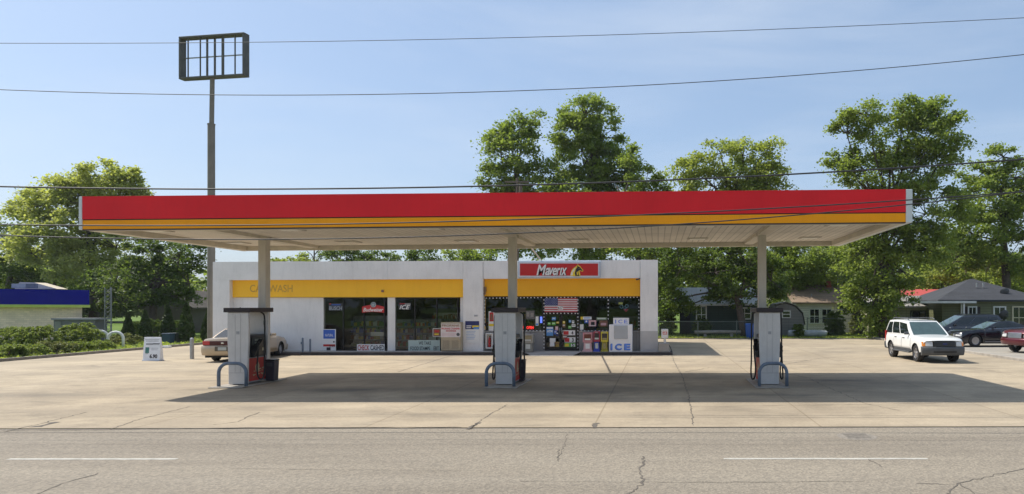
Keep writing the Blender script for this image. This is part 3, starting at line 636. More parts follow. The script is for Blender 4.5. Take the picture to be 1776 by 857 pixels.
poster('check_sign', 'white banner reading CHECK CASHED along the window foot', 'sign', (619, 667, 597, 608.8), YP - .06, paper_white, [], [('CHECK', (.03, .45, .14, .9), 3, 0, .02), ('CASHED', (.49, .985, .14, .9), 2, 0, .02)], W)
poster('placard', 'small blank white placard above the CHECK CASHED banner', 'placard', (643, 667, 576, 583), YP + .05, paper_white)
t = thing('beer_sign', 'red bow shaped beer sign with a round grey emblem', 'sign', (X(648, YP), YP, Z(542, YP)))
m = MB(); pts = []
for i in range(13): u = i / 12; pts.append((X(629 + 38 * u, YP), YP - .08, Z(532 - 3.2 * math.sin(math.pi * u), YP)))
for i in range(13): u = 1 - i / 12; pts.append((X(629 + 38 * u, YP), YP - .08, Z(542.5 - 1.5 * math.sin(math.pi * u), YP)))
m.prism(pts, (0, .03, 0)); m.build('bow', ink_red, t)
m = MB(); put_text(m, 'Budweiser', X(631, YP), X(666, YP), Z(540.5, YP), Z(534, YP), YP - .084, 0, .3, .02); m.build('lettering', paper_white, t)
m = MB(); m.lathe([(0, 0), (.135, 0), (.135, .03)], (X(649, YP), YP - .115, Z(528.5, YP)), 'Y', 20); e = m.build('emblem', M('emblem_grey', (.36, .42, .42), .5), t)
m = MB(); m.lathe([(.07, 0), (.09, 0)], (X(649, YP), YP - .118, Z(528.5, YP)), 'Y', 16); m.build('ring', ink_navy, e)
poster('beer_sign', 'blue and grey unlit beer sign high in the first shop window', 'sign', (570, 594, 526, 538.5), YP - .04, M('sign_dark', (.03, .035, .045), .5), [((.22, .85, .16, .28), 4), ((.06, .16, .0, .16), 3)], [('BUSCH', (.03, .98, .42, .96), 2, .1, .03)], [W[0], M('neon_tube_grey', (.30, .33, .38), .4)] + W[2:])
poster('ice_sign', 'small white and red slanted ICE sign high in the second window', 'sign', (691, 713, 526, 537), YP - .04, M('sign_dark', (.03, .035, .045)), [((.1, .55, .04, .14), 3), ((.5, .95, .1, .18), 1)], [('ICE', (.08, .92, .3, .95), 1, .3, .02)], W)
poster('food_stamp_sign', 'pale green sign reading WE TAKE FOOD STAMPS EBT', 'sign', (708, 763, 590, 609), YP - .06, M('sign_pale_green', (.42, .52, .49), .6, var=.04), [], [('WE TAKE', (.33, .72, .12, .42), 2, 0, .012), ('FOOD STAMPS', (.07, .69, .58, .92), 2, 0, .012), ('EBT', (.80, .97, .58, .92), 2, 0, .012)], W)
poster('placard', 'blank pale board behind the FOOD STAMPS sign', 'placard', (744, 764, 584.5, 592), YP + .06, M('sign_pale_green', (.42, .52, .49)))
poster('window_poster', 'framed brown poster just left of the propane cage', 'poster', (750.5, 765, 569.5, 584), YP - .05, paper_white, [((.06, .96, .06, .94), 8), ((.2, .8, .2, .5), 3), ((.2, .7, .62, .8), 7)], [], W)
poster('pier_poster', 'tall blue and white poster on the white middle pier', 'poster', (807, 831, 557, 595), YF - .045, paper_white, [((0, 1, 0, .37), 5), ((.5, .98, .2, .3), 7), ((.6, 1, .27, .37), 10), ((.08, .45, .2, .24), 1), ((.08, .4, .28, .32), 1)] + [((.08, .75 - .05 * (i % 3), .46 + i * .07, .475 + i * .07), 10) for i in range(6)], [], W)
poster('notice', 'tiny faded notice above the poster on the white pier', 'notice', (822, 829, 546, 549.5), YF - .04, M('faded_notice', (.58, .58, .60), .6), [((.1, .9, .2, .35), 1), ((.1, .7, .6, .75), 1)], [], [grey_plastic])
poster('window_poster', 'tall white framed poster with red and yellow in the window left of the flag', 'poster', (847.5, 857.5, 540, 575), YP - .05, paper_white, [((.15, .85, .06, .5), 3), ((.3, .7, .14, .44), 8), ((.05, .95, .62, .74), 7)], [], W)
poster('window_poster', 'grey photo poster of faces in the window left of the door', 'poster', (912, 927, 539, 553.5), YP - .02, M('poster_grey', (.13, .125, .12), .6, var=.4, scale=9), [((.1, .4, .2, .7), 1), ((.55, .9, .25, .75), 1)], [], [M('poster_grey_pale', (.24, .22, .2), .6)])
poster('open_sign', 'small red lit OPEN sign low behind the middle pump', 'sign', (898, 911, 564.5, 571), YP - .03, black_plastic, [], [('OPEN', (.06, .94, .15, .85), 1, 0, .03)], [lit_red])
poster('open_sign', 'wider red lit OPEN sign low in the window left of the door', 'sign', (912.5, 926.5, 565, 571.5), YP - .03, black_plastic, [], [('OPEN', (.05, .95, .1, .9), 1, 0, .05)], [lit_red])
poster('lit_sign', 'tall blue lit sign in the window beside the door', 'sign', (935.5, 942, 548, 561.5), YP - .03, ink_navy, [((.2, .8, .1, .9), 1)], [], [lit_blue])
poster('window_poster', 'narrow white strip poster left of the blue lit sign', 'poster', (929, 934, 549, 565), YP - .03, paper_white, [((.1, .9, .75, .95), 1)], [], [ink_sky])
YD = YR + .045
poster('atm_sign', 'blue and white ATM sign on the left door leaf', 'sign', (947.5, 959.5, 567, 582.5), YD, ink_sky, [((.05, .95, .04, .2), 1)], [('ATM', (.1, .9, .34, .62), 1, 0, .05)], [paper_white])
poster('door_notice', 'plain white paper on the left door leaf below the ATM sign', 'notice', (953.5, 963.5, 586.5, 601), YD, paper_white)
poster('door_notice', 'ochre sticker low on the left door leaf near the middle', 'notice', (961.5, 969.5, 593, 607), YD, M('ochre', (.33, .22, .05), .6, var=.2), [((.1, .9, .1, .25), 1)], [], [ink_brown])
k = 0
ST = [((950, 955, 559, 564), 5, 'green'), ((957, 963.5, 558.5, 564), 5, 'leaf green'), ((963, 968, 566, 573), 8, 'pinkish'), ((965, 969.5, 558, 561), 6, 'yellow'), ((961, 966, 573, 580), 3, 'red'), ((964.5, 968.5, 575, 583), 4, 'blue'),
      ((957, 964, 550, 555.5), 9, 'dark blue'), ((976, 980, 557, 561), 6, 'yellow round'), ((975.5, 980.5, 561.5, 568), 7, 'brown'), ((986.5, 990.5, 555, 559.5), 9, 'sky'), ((992, 996, 556, 561), 0, 'white'), ((985.5, 991, 565, 570), 5, 'mint'), ((991.5, 998, 562.5, 567), 0, 'wide white'), ((974, 978, 573, 580), 0, 'small white'), ((975, 984, 581, 589), 7, 'tan')]
for r, mi, nm in ST:
    side = 'left' if r[0] < 972 else 'right'
    b = [((.15, .85, .3, .5), 2 if mi == 0 else 1)]
    poster('door_sticker', '%s sticker among the stickers on the %s door leaf' % (nm, side), 'sticker', r, YD, W[mi], b, [], W, 'stickers on the shop doors', .004)
for i, (r, c, s, lb) in enumerate((((977, 997.5, 573, 581.5), 3, '4', 'uppermost'), ((979, 998, 585, 594), 3, '3', 'middle'), ((979, 998, 594.8, 602.5), 6, '5', 'lowest'))):
    poster('price_card', '%s price card on the right door leaf, reading %s' % (lb, s), 'price card', r, YD, paper_white, [((.02, .45, .15, .9), c if i != 1 else 3)] + ([((0, 1, 0, 1), 6), ((.05, .4, .2, .8), 7), ((.6, .95, .2, .85), 1)] if i == 2 else []), [(s, (.68, .85, .15, .88), 2, 0, .03)], W, 'price cards on the shop door')
poster('window_banner', 'white strip banner above the blue sign right of the door', 'banner', (1007, 1026, 549.3, 554.2), YP - .03, paper_white, [((0, .22, 0, 1), 7), ((.3, .9, .3, .6), 10)], [], W)
poster('window_poster', 'small deep blue sign right of the door below the strip banner', 'poster', (1013.5, 1020.5, 554.6, 560.6), YP - .03, ink_blue, [((.3, .7, .25, .7), 1)], [], W)
poster('window_poster', 'pinkish poster with dark print right of the door', 'poster', (1021, 1034, 555.5, 566), YP - .03, ink_pink, [((.3, .8, .25, .8), 2), ((.1, .9, .82, .9), 1)], [], W)
poster('window_poster', 'brown poster in the window left of the ice chest', 'poster', (1040, 1053.5, 556, 566.5), YP - .03, ink_brown, [((.1, .9, .1, .25), 8), ((.15, .85, .4, .8), 9)], [], W)
poster('window_banner', 'pale green strip banner above the brown poster', 'banner', (1034.5, 1052, 550.5, 555), YP - .03, M('banner_green', (.25, .33, .22), .6), [((.1, .9, .3, .6), 1)], [], W)
poster('window_card', 'blank white card at the window edge right of the door', 'card', (1004.8, 1012, 562.5, 572), YP - .03, paper_white)
t = thing('beer_sign', 'unlit blue and red tube sign high in the window above the ice chest', 'sign', (X(1083, YP), YP, Z(541, YP)))
m = MB(); 
for (px, py, r) in ((1078, 532, .09), (1087, 531, .09), (1084, 534, .07)): m.lathe([(r, 0), (r * .75, .01), (r * .75, .03), (r, .04), (r, 0)], (X(px, YP), YP - .06, Z(py, YP)), 'Y', 14)
m.build('tube', M('tube_teal', (.12, .26, .30), .4), t); m = MB(); m.poly([(X(1081, YP), YP - .05, Z(536, YP)), (X(1090, YP), YP - .05, Z(536, YP)), (X(1086, YP), YP - .05, Z(541.5, YP))]); m.build('pennant', M('faded_red', (.22, .03, .04), .5), t)
m = MB(); m.box(X(1073, YP), X(1080, YP), YP - .05, YP - .03, Z(528, YP), Z(524.5, YP)); m.build('label_plate', M('faded_lime', (.32, .36, .10), .5), t)
# flag above the doors
fl = thing('flag_banner', 'American flag banner with a white number hung above the doors', 'flag', (X(972, YR), YR + .01, Z(541.5, YR)))
y = YR + .008; a, b, q0, q1 = 944.5, 1001.5, 517, 541.5; m = MB()
for i in range(13):
    p = [(X(a, y), X(b, y))] if i > 6 else [(X(a + 23, y), X(b, y))]
    z1 = Z(q0 + (q1 - q0) * i / 13, y); z0 = Z(q0 + (q1 - q0) * (i + 1) / 13, y); n = 10
    rows = [[(p[0][0] + (p[0][1] - p[0][0]) * j / n, y + .006 * math.sin(j * 1.9), zz) for j in range(n + 1)] for zz in (z1, z0)]
    m.grid(rows, i % 2, flip=True)
m.build('stripes', [M('flag_red', (.42, .05, .06), .8), M('flag_white', (.60, .57, .58), .8)], fl, solid=.004)
m = MB(); zc = Z(q0, y); zb_ = Z(q0 + (q1 - q0) * 7 / 13, y); m.box(X(a, y), X(a + 23, y) - .002, y - .012, y - .002, zb_, zc)
for r_ in range(9):
    for c_ in range(6 if r_ % 2 == 0 else 5):
        sx = X(a, y) + (X(a + 23, y) - X(a, y)) * (c_ + (.5 if r_ % 2 == 0 else 1)) / 6; sz = zc - (zc - zb_) * (r_ + .5) / 9
        m.poly([(sx + (.02 if k % 2 == 0 else .008) * math.sin(k * math.pi / 5), y - .0135, sz + (.02 if k % 2 == 0 else .008) * math.cos(k * math.pi / 5)) for k in range(10)][::-1], 1)
m.build('canton', [M('flag_blue', (.03, .045, .16), .8), M('flag_white', (.6, .57, .58))], fl)
m = MB(); m.box(X(967.5, y), X(976.5, y), y - .02, y - .012, Z(537, y), Z(530.5, y)); put_text(m, '617', X(968, y), X(976, y), Z(536.4, y), Z(531.2, y), y - .021, 1, 0, .02); m.build('number_plate', [paper_white, ink_black], fl)
# strings of white bulbs round the windows and doors
def string_lights(label, runs):
    t = thing('string_lights', label, 'string lights', (X(runs[0][0], YR), YR - .01, Z(runs[0][1], YR)), 0, 'white light strings round the shop windows')
    y = YR - .016; cd = MB(); proto = None
    for (p0, q0, p1, q1) in runs:
        A = Vector((X(p0, y), y, Z(q0, y))); B = Vector((X(p1, y), y, Z(q1, y))); cd.box(min(A.x, B.x) - .006, max(A.x, B.x) + .006, y, y + .012, min(A.z, B.z) - .006, max(A.z, B.z) + .006)
        n = max(1, int((B - A).length / .168))
        for i in range(n):
            p = A.lerp(B, (i + .5) / n)
            if proto is None:
                b = MB(); b.lathe([(0, -.04), (.022, -.036), (.034, -.01), (.026, .014), (0, .022)], (0, 0, 0), 'Z', 8); proto = b.build('bulb', M('bulb_white', (.72, .73, .74), .3), t, local=True, smooth=True)
                o = proto
            else: o = clone(proto, t)
            o.location = p - t.location + Vector((0, -.02, 0))
    cd.build('cord', black_plastic, t)
string_lights('white bulb string round the window left of the flag', [(840.5, 517, 942, 515.8), (840.5, 518, 840.5, 574), (893, 573.5, 940, 573.5)])
string_lights('white bulb string framing the flag and shop doors', [(943.6, 517, 943.6, 606), (1002.4, 517, 1002.4, 606), (945, 543.2, 1001, 543.2), (945, 515.6, 1001, 515.6)])
string_lights('white bulb string round the window above the ice chest', [(1004, 515.3, 1108, 515.3), (1108.2, 517, 1108.2, 573), (1055, 517, 1055, 556), (1005, 573.8, 1055, 573.8)])

# ================================================================== THINGS ALONG THE WALKWAY
def wx(px, Y): return X(px, Y)
ZW = .15
# propane cage
Y0 = 34.55; t = thing('propane_cage', 'tan metal propane exchange cage in front of the second window', 'propane cage', (X(784, Y0), Y0 + .3, ZW))
x0, x1, zt = X(764.5, Y0), X(800, Y0), Z(559, Y0); mt = M('cage_tan', (.42, .35, .24), .55, var=.1, dirt=.3)
m = MB(); m.box(x0, x1, Y0 + .02, Y0 + .6, ZW + .04, zt); m.box(x0, x0 + .06, Y0 + .02, Y0 + .08, ZW, ZW + .039); m.box(x1 - .06, x1, Y0 + .02, Y0 + .08, ZW, ZW + .039); m.build('cabinet', mt, t, bevel=.012)
m = MB(); m.box(x0 + .02, x1 - .05, Y0, Y0 + .019, ZW + .06, ZW + .72); dr = m.build('door', mt, t)
m = MB()
for i in range(2):
    for r_ in range(9):
        for c_ in range(6):
            px = x0 + .10 + i * .46 + c_ * .058 + (r_ % 2) * .029; pz = ZW + .14 + r_ * .05
            m.poly([(px - .018, Y0 - .002, pz), (px, Y0 - .002, pz - .018), (px + .018, Y0 - .002, pz), (px, Y0 - .002, pz + .018)])
m.build('vent_holes', ink_black, dr)
m = MB(); m.box(x1 - .09, x1 - .06, Y0 - .03, Y0 - .001, ZW + .62, ZW + .70); m.build('latch', steel, dr)
m = MB(); zz0, zz1 = Z(585, Y0), Z(561.5, Y0); m.box(x0 + .01, x1 - .04, Y0 + .008, Y0 + .0195, zz0, zz1, 0)
m.box(x0 + .01, x1 - .04, Y0 + .006, Y0 + .0079, zz1 - .16, zz1 - .01, 3)
put_text(m, 'PROPANE', x0 + .06, x1 - .1, zz1 - .14, zz1 - .04, Y0 + .004, 2, 0, .02); put_text(m, 'PROPANE CYLINDER', x0 + .03, x1 - .07, zz1 - .29, zz1 - .2, Y0 + .004, 1, 0, .03); put_text(m, 'EXCHANGE', x0 + .26, x1 - .26, zz1 - .40, zz1 - .32, Y0 + .004, 1, 0, .03)
for k in range(3): m.box(x0 + .05, x1 - .34 + .05 * k, Y0 + .005, Y0 + .0075, zz0 + .07 + k * .05, zz0 + .085 + k * .05, 4)
m.lathe([(0, 0), (.06, 0), (.085, .0)], (x1 - .16, Y0 + .005, zz0 + .14), 'Y', 14, 5); m.build('sign_panel', [M('panel_pink_white', (.66, .60, .60), .5), ink_red, ink_brown, M('panel_tan', (.55, .50, .44), .5), ink_pink, grey_plastic], t)
# fire extinguisher case
Y0 = 34.9; m = MB(); t = thing('extinguisher_case', 'white framed case with a red fire extinguisher under the window', 'extinguisher case', (X(847, Y0), YR - .02, Z(605, Y0)))
x0, x1, z0, z1 = X(841, Y0), X(853.5, Y0), Z(605, Y0), Z(578, Y0)
m.box(x0, x0 + .06, Y0 + .12, YR - .001, z0, z1); m.box(x1 - .06, x1, Y0 + .12, YR - .001, z0, z1); m.box(x0 + .061, x1 - .061, Y0 + .12, YR - .001, z0, z0 + .06); m.box(x0 + .061, x1 - .061, Y0 + .12, YR - .001, z1 - .06, z1); m.box(x0 + .061, x1 - .061, YR - .03, YR - .002, z0 + .061, z1 - .061); m.build('case', white_paint, t)
m = MB(); xm = (x0 + x1) / 2; m.lathe([(0, .08), (.06, .08), (.065, .1), (.065, .46), (.045, .52), (.02, .54), (.02, .6), (0, .6)], (xm, YR - .12, z0), n=14); o = m.build('extinguisher', ink_red, t, smooth=40)
m = MB(); m.tube([(xm, YR - .12, z0 + .58), (xm + .05, YR - .14, z0 + .56), (xm + .075, YR - .16, z0 + .4), (xm + .07, YR - .16, z0 + .22)], .012, 6); m.box(xm - .02, xm + .06, YR - .14, YR - .1, z0 + .6, z0 + .63); m.build('hose', black_plastic, o)
# newspaper boxes
def newsbox(name, label, px0, px1, py0, top, bot, win, paper, Y0=34.4):
    x0, x1 = X(px0, Y0), X(px1, Y0); zt = Z(py0, Y0); w_ = x1 - x0; t = thing(name, label, 'newspaper box', ((x0 + x1) / 2, Y0 + .2, ZW), 0, 'newspaper boxes in front of the shop'); h = zt - ZW
    m = MB(); zm = ZW + h * .49
    m.hexa([(x0, Y0 + .02, zm), (x1, Y0 + .02, zm), (x1, Y0 + .42, zm), (x0, Y0 + .42, zm)], [(x0 + .005, Y0 + .05, zt), (x1 - .005, Y0 + .05, zt), (x1 - .005, Y0 + .42, zt), (x0 + .005, Y0 + .42, zt)]); m.build('box', top, t, bevel=.015)
    m = MB(); m.hexa([(x0 + .03, Y0 + .04, ZW + .09), (x1 - .03, Y0 + .04, ZW + .09), (x1 - .03, Y0 + .4, ZW + .09), (x0 + .03, Y0 + .4, ZW + .09)], [(x0 + .06, Y0 + .06, zm - .001), (x1 - .06, Y0 + .06, zm - .001), (x1 - .06, Y0 + .4, zm - .001), (x0 + .06, Y0 + .4, zm - .001)]); m.build('pedestal', bot, t, bevel=.01)
    m = MB(); m.box(x0 - .005, x1 + .005, Y0 + .0, Y0 + .43, ZW, ZW + .085); m.build('foot', bot, t, bevel=.01)
    m = MB(); m.box(x0 + w_ * .14, x1 - w_ * .14, Y0 + .022, Y0 + .05, zm + h * .11, zt - h * .09); d = m.build('door', win, t); m = MB(); m.box(x0 + w_ * .2, x1 - w_ * .2, Y0 + .018, Y0 + .0215, zm + h * .12, zm + h * .2); m.build('newspaper', paper, d)
    m = MB(); m.box(x0 + w_ * .3, x1 - w_ * .3, Y0 + .005, Y0 + .03, zt - h * .065, zt - h * .04); m.build('handle', steel, d)
    m = MB(); m.box(x0 + w_ * .28, x1 - w_ * .28, Y0 + .036, Y0 + .05, ZW + h * .16, zm - h * .07); m.build('rack_card', paper, t)
    return t
box_win = M('box_window', (.05, .04, .04), .15)
newsbox('newspaper_box', 'faded pink newspaper box with a dark red window, beside the doors', 1010.5, 1027.5, 577, M('box_pink', (.50, .22, .24), .5, dirt=.2), M('box_pale_pink', (.58, .36, .38), .5, dirt=.2), M('box_brown_window', (.13, .04, .03), .2), paper_white)
newsbox('newspaper_box', 'narrow blue and red newspaper box between the pink and yellow ones', 1029, 1040.5, 575, M('box_red', (.36, .03, .06), .4), M('box_blue', (.03, .06, .40), .4), box_win, M('news_grey', (.5, .52, .5), .6))
newsbox('newspaper_box', 'yellow newspaper box touching the ice chest', 1042, 1054.8, 575.5, M('box_yellow', (.55, .45, .03), .45, dirt=.15), M('box_olive', (.34, .30, .03), .5, dirt=.2), box_win, M('news_tan', (.32, .27, .12), .6))
newsbox('newspaper_box', 'weathered grey newspaper box left of the doors behind the middle pump', 906.5, 924.5, 579.5, M('box_grey', (.30, .29, .26), .5, dirt=.3), M('box_grey_dark', (.22, .22, .2), .5, dirt=.3), M('box_tan_window', (.24, .20, .12), .3), M('news_grey', (.5, .52, .5)))
# ice chest
Y0 = 34.35; t = thing('ice_chest', 'white ice chest with blue ICE lettering and grey hatch', 'ice chest', (X(1076, Y0), Y0 + .4, ZW)); x0, x1, zt = X(1056.3, Y0), X(1096.5, Y0), Z(563, Y0)
ice_white = M('ice_white', (.74, .75, .78), .35, var=.03, dirt=.12)
m = MB(); m.box(x0, x1, Y0, Y0 + .8, ZW, zt); m.build('cabinet', ice_white, t, bevel=.02)
m = MB(); m.box(X(1063.5, Y0), X(1090.5, Y0), Y0 + .05, Y0 + .4, zt + .002, Z(551.5, Y0)); ts = m.build('top_sign', ice_white, t, bevel=.01)
m = MB(); [put_text(m, c_, X(a_, Y0), X(b_, Y0), Z(561, Y0), Z(554.5, Y0), Y0 + .046, 0, 0, .03) for c_, a_, b_ in (('I', 1066.5, 1068.7), ('C', 1072, 1079.5), ('E', 1082, 1088.5))]; m.build('lettering', M('ice_blue_pale', (.22, .30, .72), .5), ts)
m = MB(); m.box(X(1065, Y0), X(1088.5, Y0), Y0 - .035, Y0 - .001, Z(588, Y0), Z(564.5, Y0)); h = m.build('hatch', M('hatch_grey', (.40, .43, .48), .4, .3, var=.06), t, bevel=.015)
m = MB(); m.box(X(1065.5, Y0), X(1067, Y0), Y0 - .06, Y0 - .036, Z(578, Y0), Z(574, Y0)); m.build('handle', steel, h)
m = MB(); [put_text(m, c_, X(a_, Y0) - d_, X(b_, Y0) - d_, Z(607, Y0) - d_, Z(596, Y0) - d_, Y0 - y_, k_, 0, .04) for d_, y_, k_ in ((.022, .003, 1), (0, .005, 0)) for c_, a_, b_ in (('I', 1059.3, 1062.3), ('C', 1067, 1078.5), ('E', 1083, 1093.5))]
m.build('lettering', [M('ice_blue', (.10, .24, .72), .5), M('ice_shadow', (.02, .05, .25), .5)], t)
# tyre air machine
Y0 = 34.3; t = thing('air_machine', 'small white AIR post on a concrete block at the shop corner', 'air machine', (X(1152, Y0), Y0 + .25, .15)); 
m = MB(); m.box(X(1142.5, Y0), X(1160.5, Y0), Y0, Y0 + .5, .15, Z(595.5, Y0)); m.build('block', walk_m, t, bevel=.03)
m = MB(); m.cyl((X(1153, Y0), Y0 + .25, Z(595.5, Y0)), (X(1153, Y0), Y0 + .25, Z(586, Y0)), .06, n=12); m.build('post', white_paint, t)
m = MB(); m.box(X(1147, Y0), X(1159, Y0), Y0 + .12, Y0 + .4, Z(587, Y0), Z(571, Y0)); b = m.build('head', white_paint, t, bevel=.02)
m = MB(); m.box(X(1149.5, Y0), X(1157, Y0), Y0 + .112, Y0 + .118, Z(580.5, Y0), Z(575.5, Y0), 0); put_text(m, 'AIR', X(1150, Y0), X(1156.5, Y0), Z(580, Y0), Z(576, Y0), Y0 + .110, 1, 0, .03); m.build('label_plate', [ink_red, paper_white], b)
m = MB(); m.tube([(X(1160, Y0), Y0 + .2, .5), (X(1163, Y0), Y0 + .1, .35), (X(1165, Y0), Y0, .2), (X(1162, Y0), Y0 - .1, .17), (X(1166, Y0), Y0 - .05, .17)], .02, 7); m.build('hose', rubber, t)
# thin dark posts by the white wall
for i, (px, h, lb) in enumerate(((525, 26, 'thin dark post by the white wall, left of the pair'), (538, 24, 'thin dark post by the white wall, nearer the first window'))):
    Y0 = 34.3; m = MB(); m.cyl((X(px, Y0), Y0, 0), (X(px, Y0), Y0, Z(613 - h, Y0)), .045, n=12); m.lathe([(.045, 0), (.03, .03), (0, .04)], (X(px, Y0), Y0, Z(613 - h, Y0)), n=12)
    tag(m.build('post', guard_paint, loc=(X(px, Y0), Y0, 0), smooth=40), lb, 'post', 'dark posts by the white wall')
m = MB(); Y0 = 33.9; m.box(X(470, Y0), X(521, Y0), Y0, Y0 + .16, 0, .13); tag(m.build('wheel_stop', M('stop_dark', (.07, .06, .06), .8), loc=(X(495, Y0), Y0, 0), bevel=.03), 'low dark wheel stop in front of the tan sedan', 'wheel stop')
# price board and bollard at the left of the lot
xs, ys = G(263, 626); t = thing('price_board', 'small white price board standing alone left of the sedan', 'price board', (xs, ys, 0), R(-4)); hw_, hh = .40, 1.05
m = MB(); m.hexa([(-hw_, -.03, .04), (hw_, -.03, .04), (hw_, .2, .04), (-hw_, .2, .04)], [(-hw_ + .01, .05, hh), (hw_ - .01, .05, hh), (hw_ - .01, .09, hh), (-hw_ + .01, .09, hh)]); m.build('board', M('board_white', (.72, .74, .78), .45), t, local=True, bevel=.012)
m = MB(); m.box(-hw_, hw_, -.08, .25, 0, .039); m.build('foot', M('board_foot', (.5, .54, .62), .5), t, local=True, bevel=.01)
m = MB()
def bb(x0, x1, z0, z1, mi): m.add([(x0, -.034 + z0 * .078, z0), (x1, -.034 + z0 * .078, z0), (x1, -.034 + z1 * .078, z1), (x0, -.034 + z1 * .078, z1)], [(0, 1, 2, 3)], mi)
bb(-.33, .32, .93, .95, 1); bb(-.30, .3, .86, .89, 1); bb(-.28, .05, .70, .78, 1); bb(0, .36, .75, .78, 0); bb(.04, .34, .71, .74, 1); bb(-.30, -.12, .34, .60, 2); bb(-.02, .3, .55, .57, 1); bb(-.02, .28, .48, .5, 1); bb(-.28, -.16, .3, .33, 1)
vs_, fs_ = text_mesh('6.90', 1, 0, .05); ww = max(v[0] for v in vs_); hh_ = max(v[2] for v in vs_)
m.add([(-.08 + v[0] / ww * .36, -.036 + (.13 + v[2] / hh_ * .17) * .078, .13 + v[2] / hh_ * .17) for v in vs_], fs_, 0)
m.build('printing', [ink_black, M('ink_grey', (.3, .31, .33), .6), M('ink_teal', (.05, .18, .16), .6)], t, local=True)
xs, ys = G(333, 622.5); m = MB(); m.cyl((xs, ys, 0), (xs, ys, .9), .085, n=16); m.lathe([(.085, .9), (.07, .95), (0, .975)], (xs, ys, 0), n=16); tag(m.build('bollard', galv, loc=(xs, ys, 0), smooth=40), 'plain grey steel bollard left of the tan sedan', 'bollard')
hoop('hoop_rail', 'white bent hoop rail between the low bushes, free standing end', 'hoop rail', 'white hoop rails by the bushes', (X(200.5, 40), 40, 0), .78, .92, .075, white_paint, R(12))
hoop('hoop_rail', 'white bent hoop rail half hidden behind the round bush', 'hoop rail', 'white hoop rails by the bushes', (X(174, 41), 41, 0), .74, .95, .075, white_paint, R(25))

# ================================================================== TALL EMPTY SIGN
YT = 40.0; xs = X(366.5, YT); t = thing('pole_sign', 'tall brown pole holding an empty rectangular sign frame', 'pole sign', (xs, YT, 0))
z_a, z_b = Z(215, YT), Z(134, YT)
m = MB(); m.cyl((xs, YT, 0), (xs, YT, z_a), .20, .19, 20); m.cyl((xs + .02, YT, z_a + .001), (xs + .06, YT, z_b), .125, .12, 18); m.lathe([(.19, z_a - .06), (.21, z_a - .05), (.21, z_a), (.125, z_a + .01)], (xs, YT, 0)); m.build('pole', pole_brown, t, smooth=35)
def sp(u, d, z): # u along the sign face, d depth; the face is turned a little toward the left
    c, s = math.cos(R(-9)), math.sin(R(-9)); return (X(371, YT) + u * c - d * s, YT + u * s + d * c, z)
m = MB(); hw_, z0, z1 = 2.12, Z(136, YT), Z(62, YT); fw, dp = .11, .22
def beam(mb, u0, u1, d0, d1, za, zb_): mb.hexa([sp(u0, d0, za), sp(u1, d0, za), sp(u1, d1, za), sp(u0, d1, za)], [sp(u0, d0, zb_), sp(u1, d0, zb_), sp(u1, d1, zb_), sp(u0, d1, zb_)])
beam(m, -hw_, hw_, -dp, dp, z1 - fw, z1); beam(m, -hw_, hw_, -dp, dp, z0, z0 + fw); beam(m, -hw_, -hw_ + fw, -dp, dp, z0 + fw + .001, z1 - fw - .001); beam(m, hw_ - fw, hw_, -dp, dp, z0 + fw + .001, z1 - fw - .001); m.build('frame', sign_frame, t, bevel=.02)
for u in (-1.55, -.75, -.48, .02, .52, .76, 1.5):
    m = MB(); d = -.15 if u in (-1.55, -.75, .76, 1.5) else .05; r_ = .025 if d < 0 else .05; beam(m, u - r_, u + r_, d - .03, d + .03, z0 + fw + .001, z1 - fw - .001); m.build('strut', sign_frame, t)
m = MB(); zc = (z0 + z1) / 2 + .08; beam(m, -hw_ + fw + .001, hw_ - fw - .001, .12, .17, zc - .03, zc + .03); m.build('crossbar', M('crossbar_grey', (.3, .3, .28), .5), t)

# ================================================================== OVERHEAD LINES
def wire(label, pts, Y, r, group='overhead lines above the road'):
    xs_ = np.array([p[0] for p in pts], float); ys_ = np.array([p[1] for p in pts], float); c = np.polyfit(xs_, ys_, 2)
    q = np.linspace(-500, 2350, 60); path = [(X(p, Y), Y, Z(np.polyval(c, p), Y)) for p in q]
    m = MB(); m.tube(path, r, 6); tag(m.build('power_line', M('cable_black', (.035, .036, .04), .6), loc=path[30], smooth=True), label, 'power line', group)
wire('highest thin power line crossing the open sky', [(0, 75), (440, 73), (700, 70), (1100, 59), (1776, 31)], 14.0, .006)
wire('thin twisted line below the highest one', [(0, 155), (300, 164), (600, 166), (1000, 152), (1776, 95)], 14.2, .008)
wire('thick black cable passing just above the canopy roof', [(0, 323), (300, 328), (600, 328), (850, 324), (1200, 308), (1776, 277)], 14.5, .018)
wire('black cable crossing the yellow canopy stripe from left to right', [(0, 389), (450, 392), (880, 381), (1180, 369), (1583, 346), (1776, 333)], 16.2, .016)
wire('lowest black cable crossing the canopy underside', [(0, 408), (450, 415), (880, 408), (1180, 387), (1583, 352), (1776, 334)], 16.4, .015)
m = MB(); m.cyl((X(917, 26.1), 26.1, Z(424, 26.1)), (X(937, YF), YF + .1, Z(450, YF)), .035, n=8); tag(m.build('conduit', white_paint, loc=(X(937, YF), YF, Z(450, YF))), 'white conduit sloping from the canopy down to the shop roof', 'conduit')
def upole(px, Y, ptop, label, r=.14, arm=0):
    x = X(px, Y); t = thing('utility_pole', label, 'utility pole', (x, Y, 0)); m = MB(); m.cyl((x, Y, 0), (x, Y, Z(ptop, Y)), r, r * .7, 10); m.build('pole', wood_pole, t, smooth=40)
    if arm:
        m = MB(); zt = Z(ptop, Y) - .35; m.box(x - arm, x + arm, Y - .06, Y + .06, zt, zt + .12); m.build('crossarm', wood_pole, t)
        m = MB(); m.cyl((x + .3, Y - .2, zt - .9), (x + .3, Y - .2, zt - .1), .13, n=12); m.build('transformer', wood_pole, t)
upole(897, 52, 309, 'utility pole topped with a crossarm before the tall green tree', .14, .9)
upole(1675, 70, 462, 'thin wooden pole behind the red roofed house', .12)
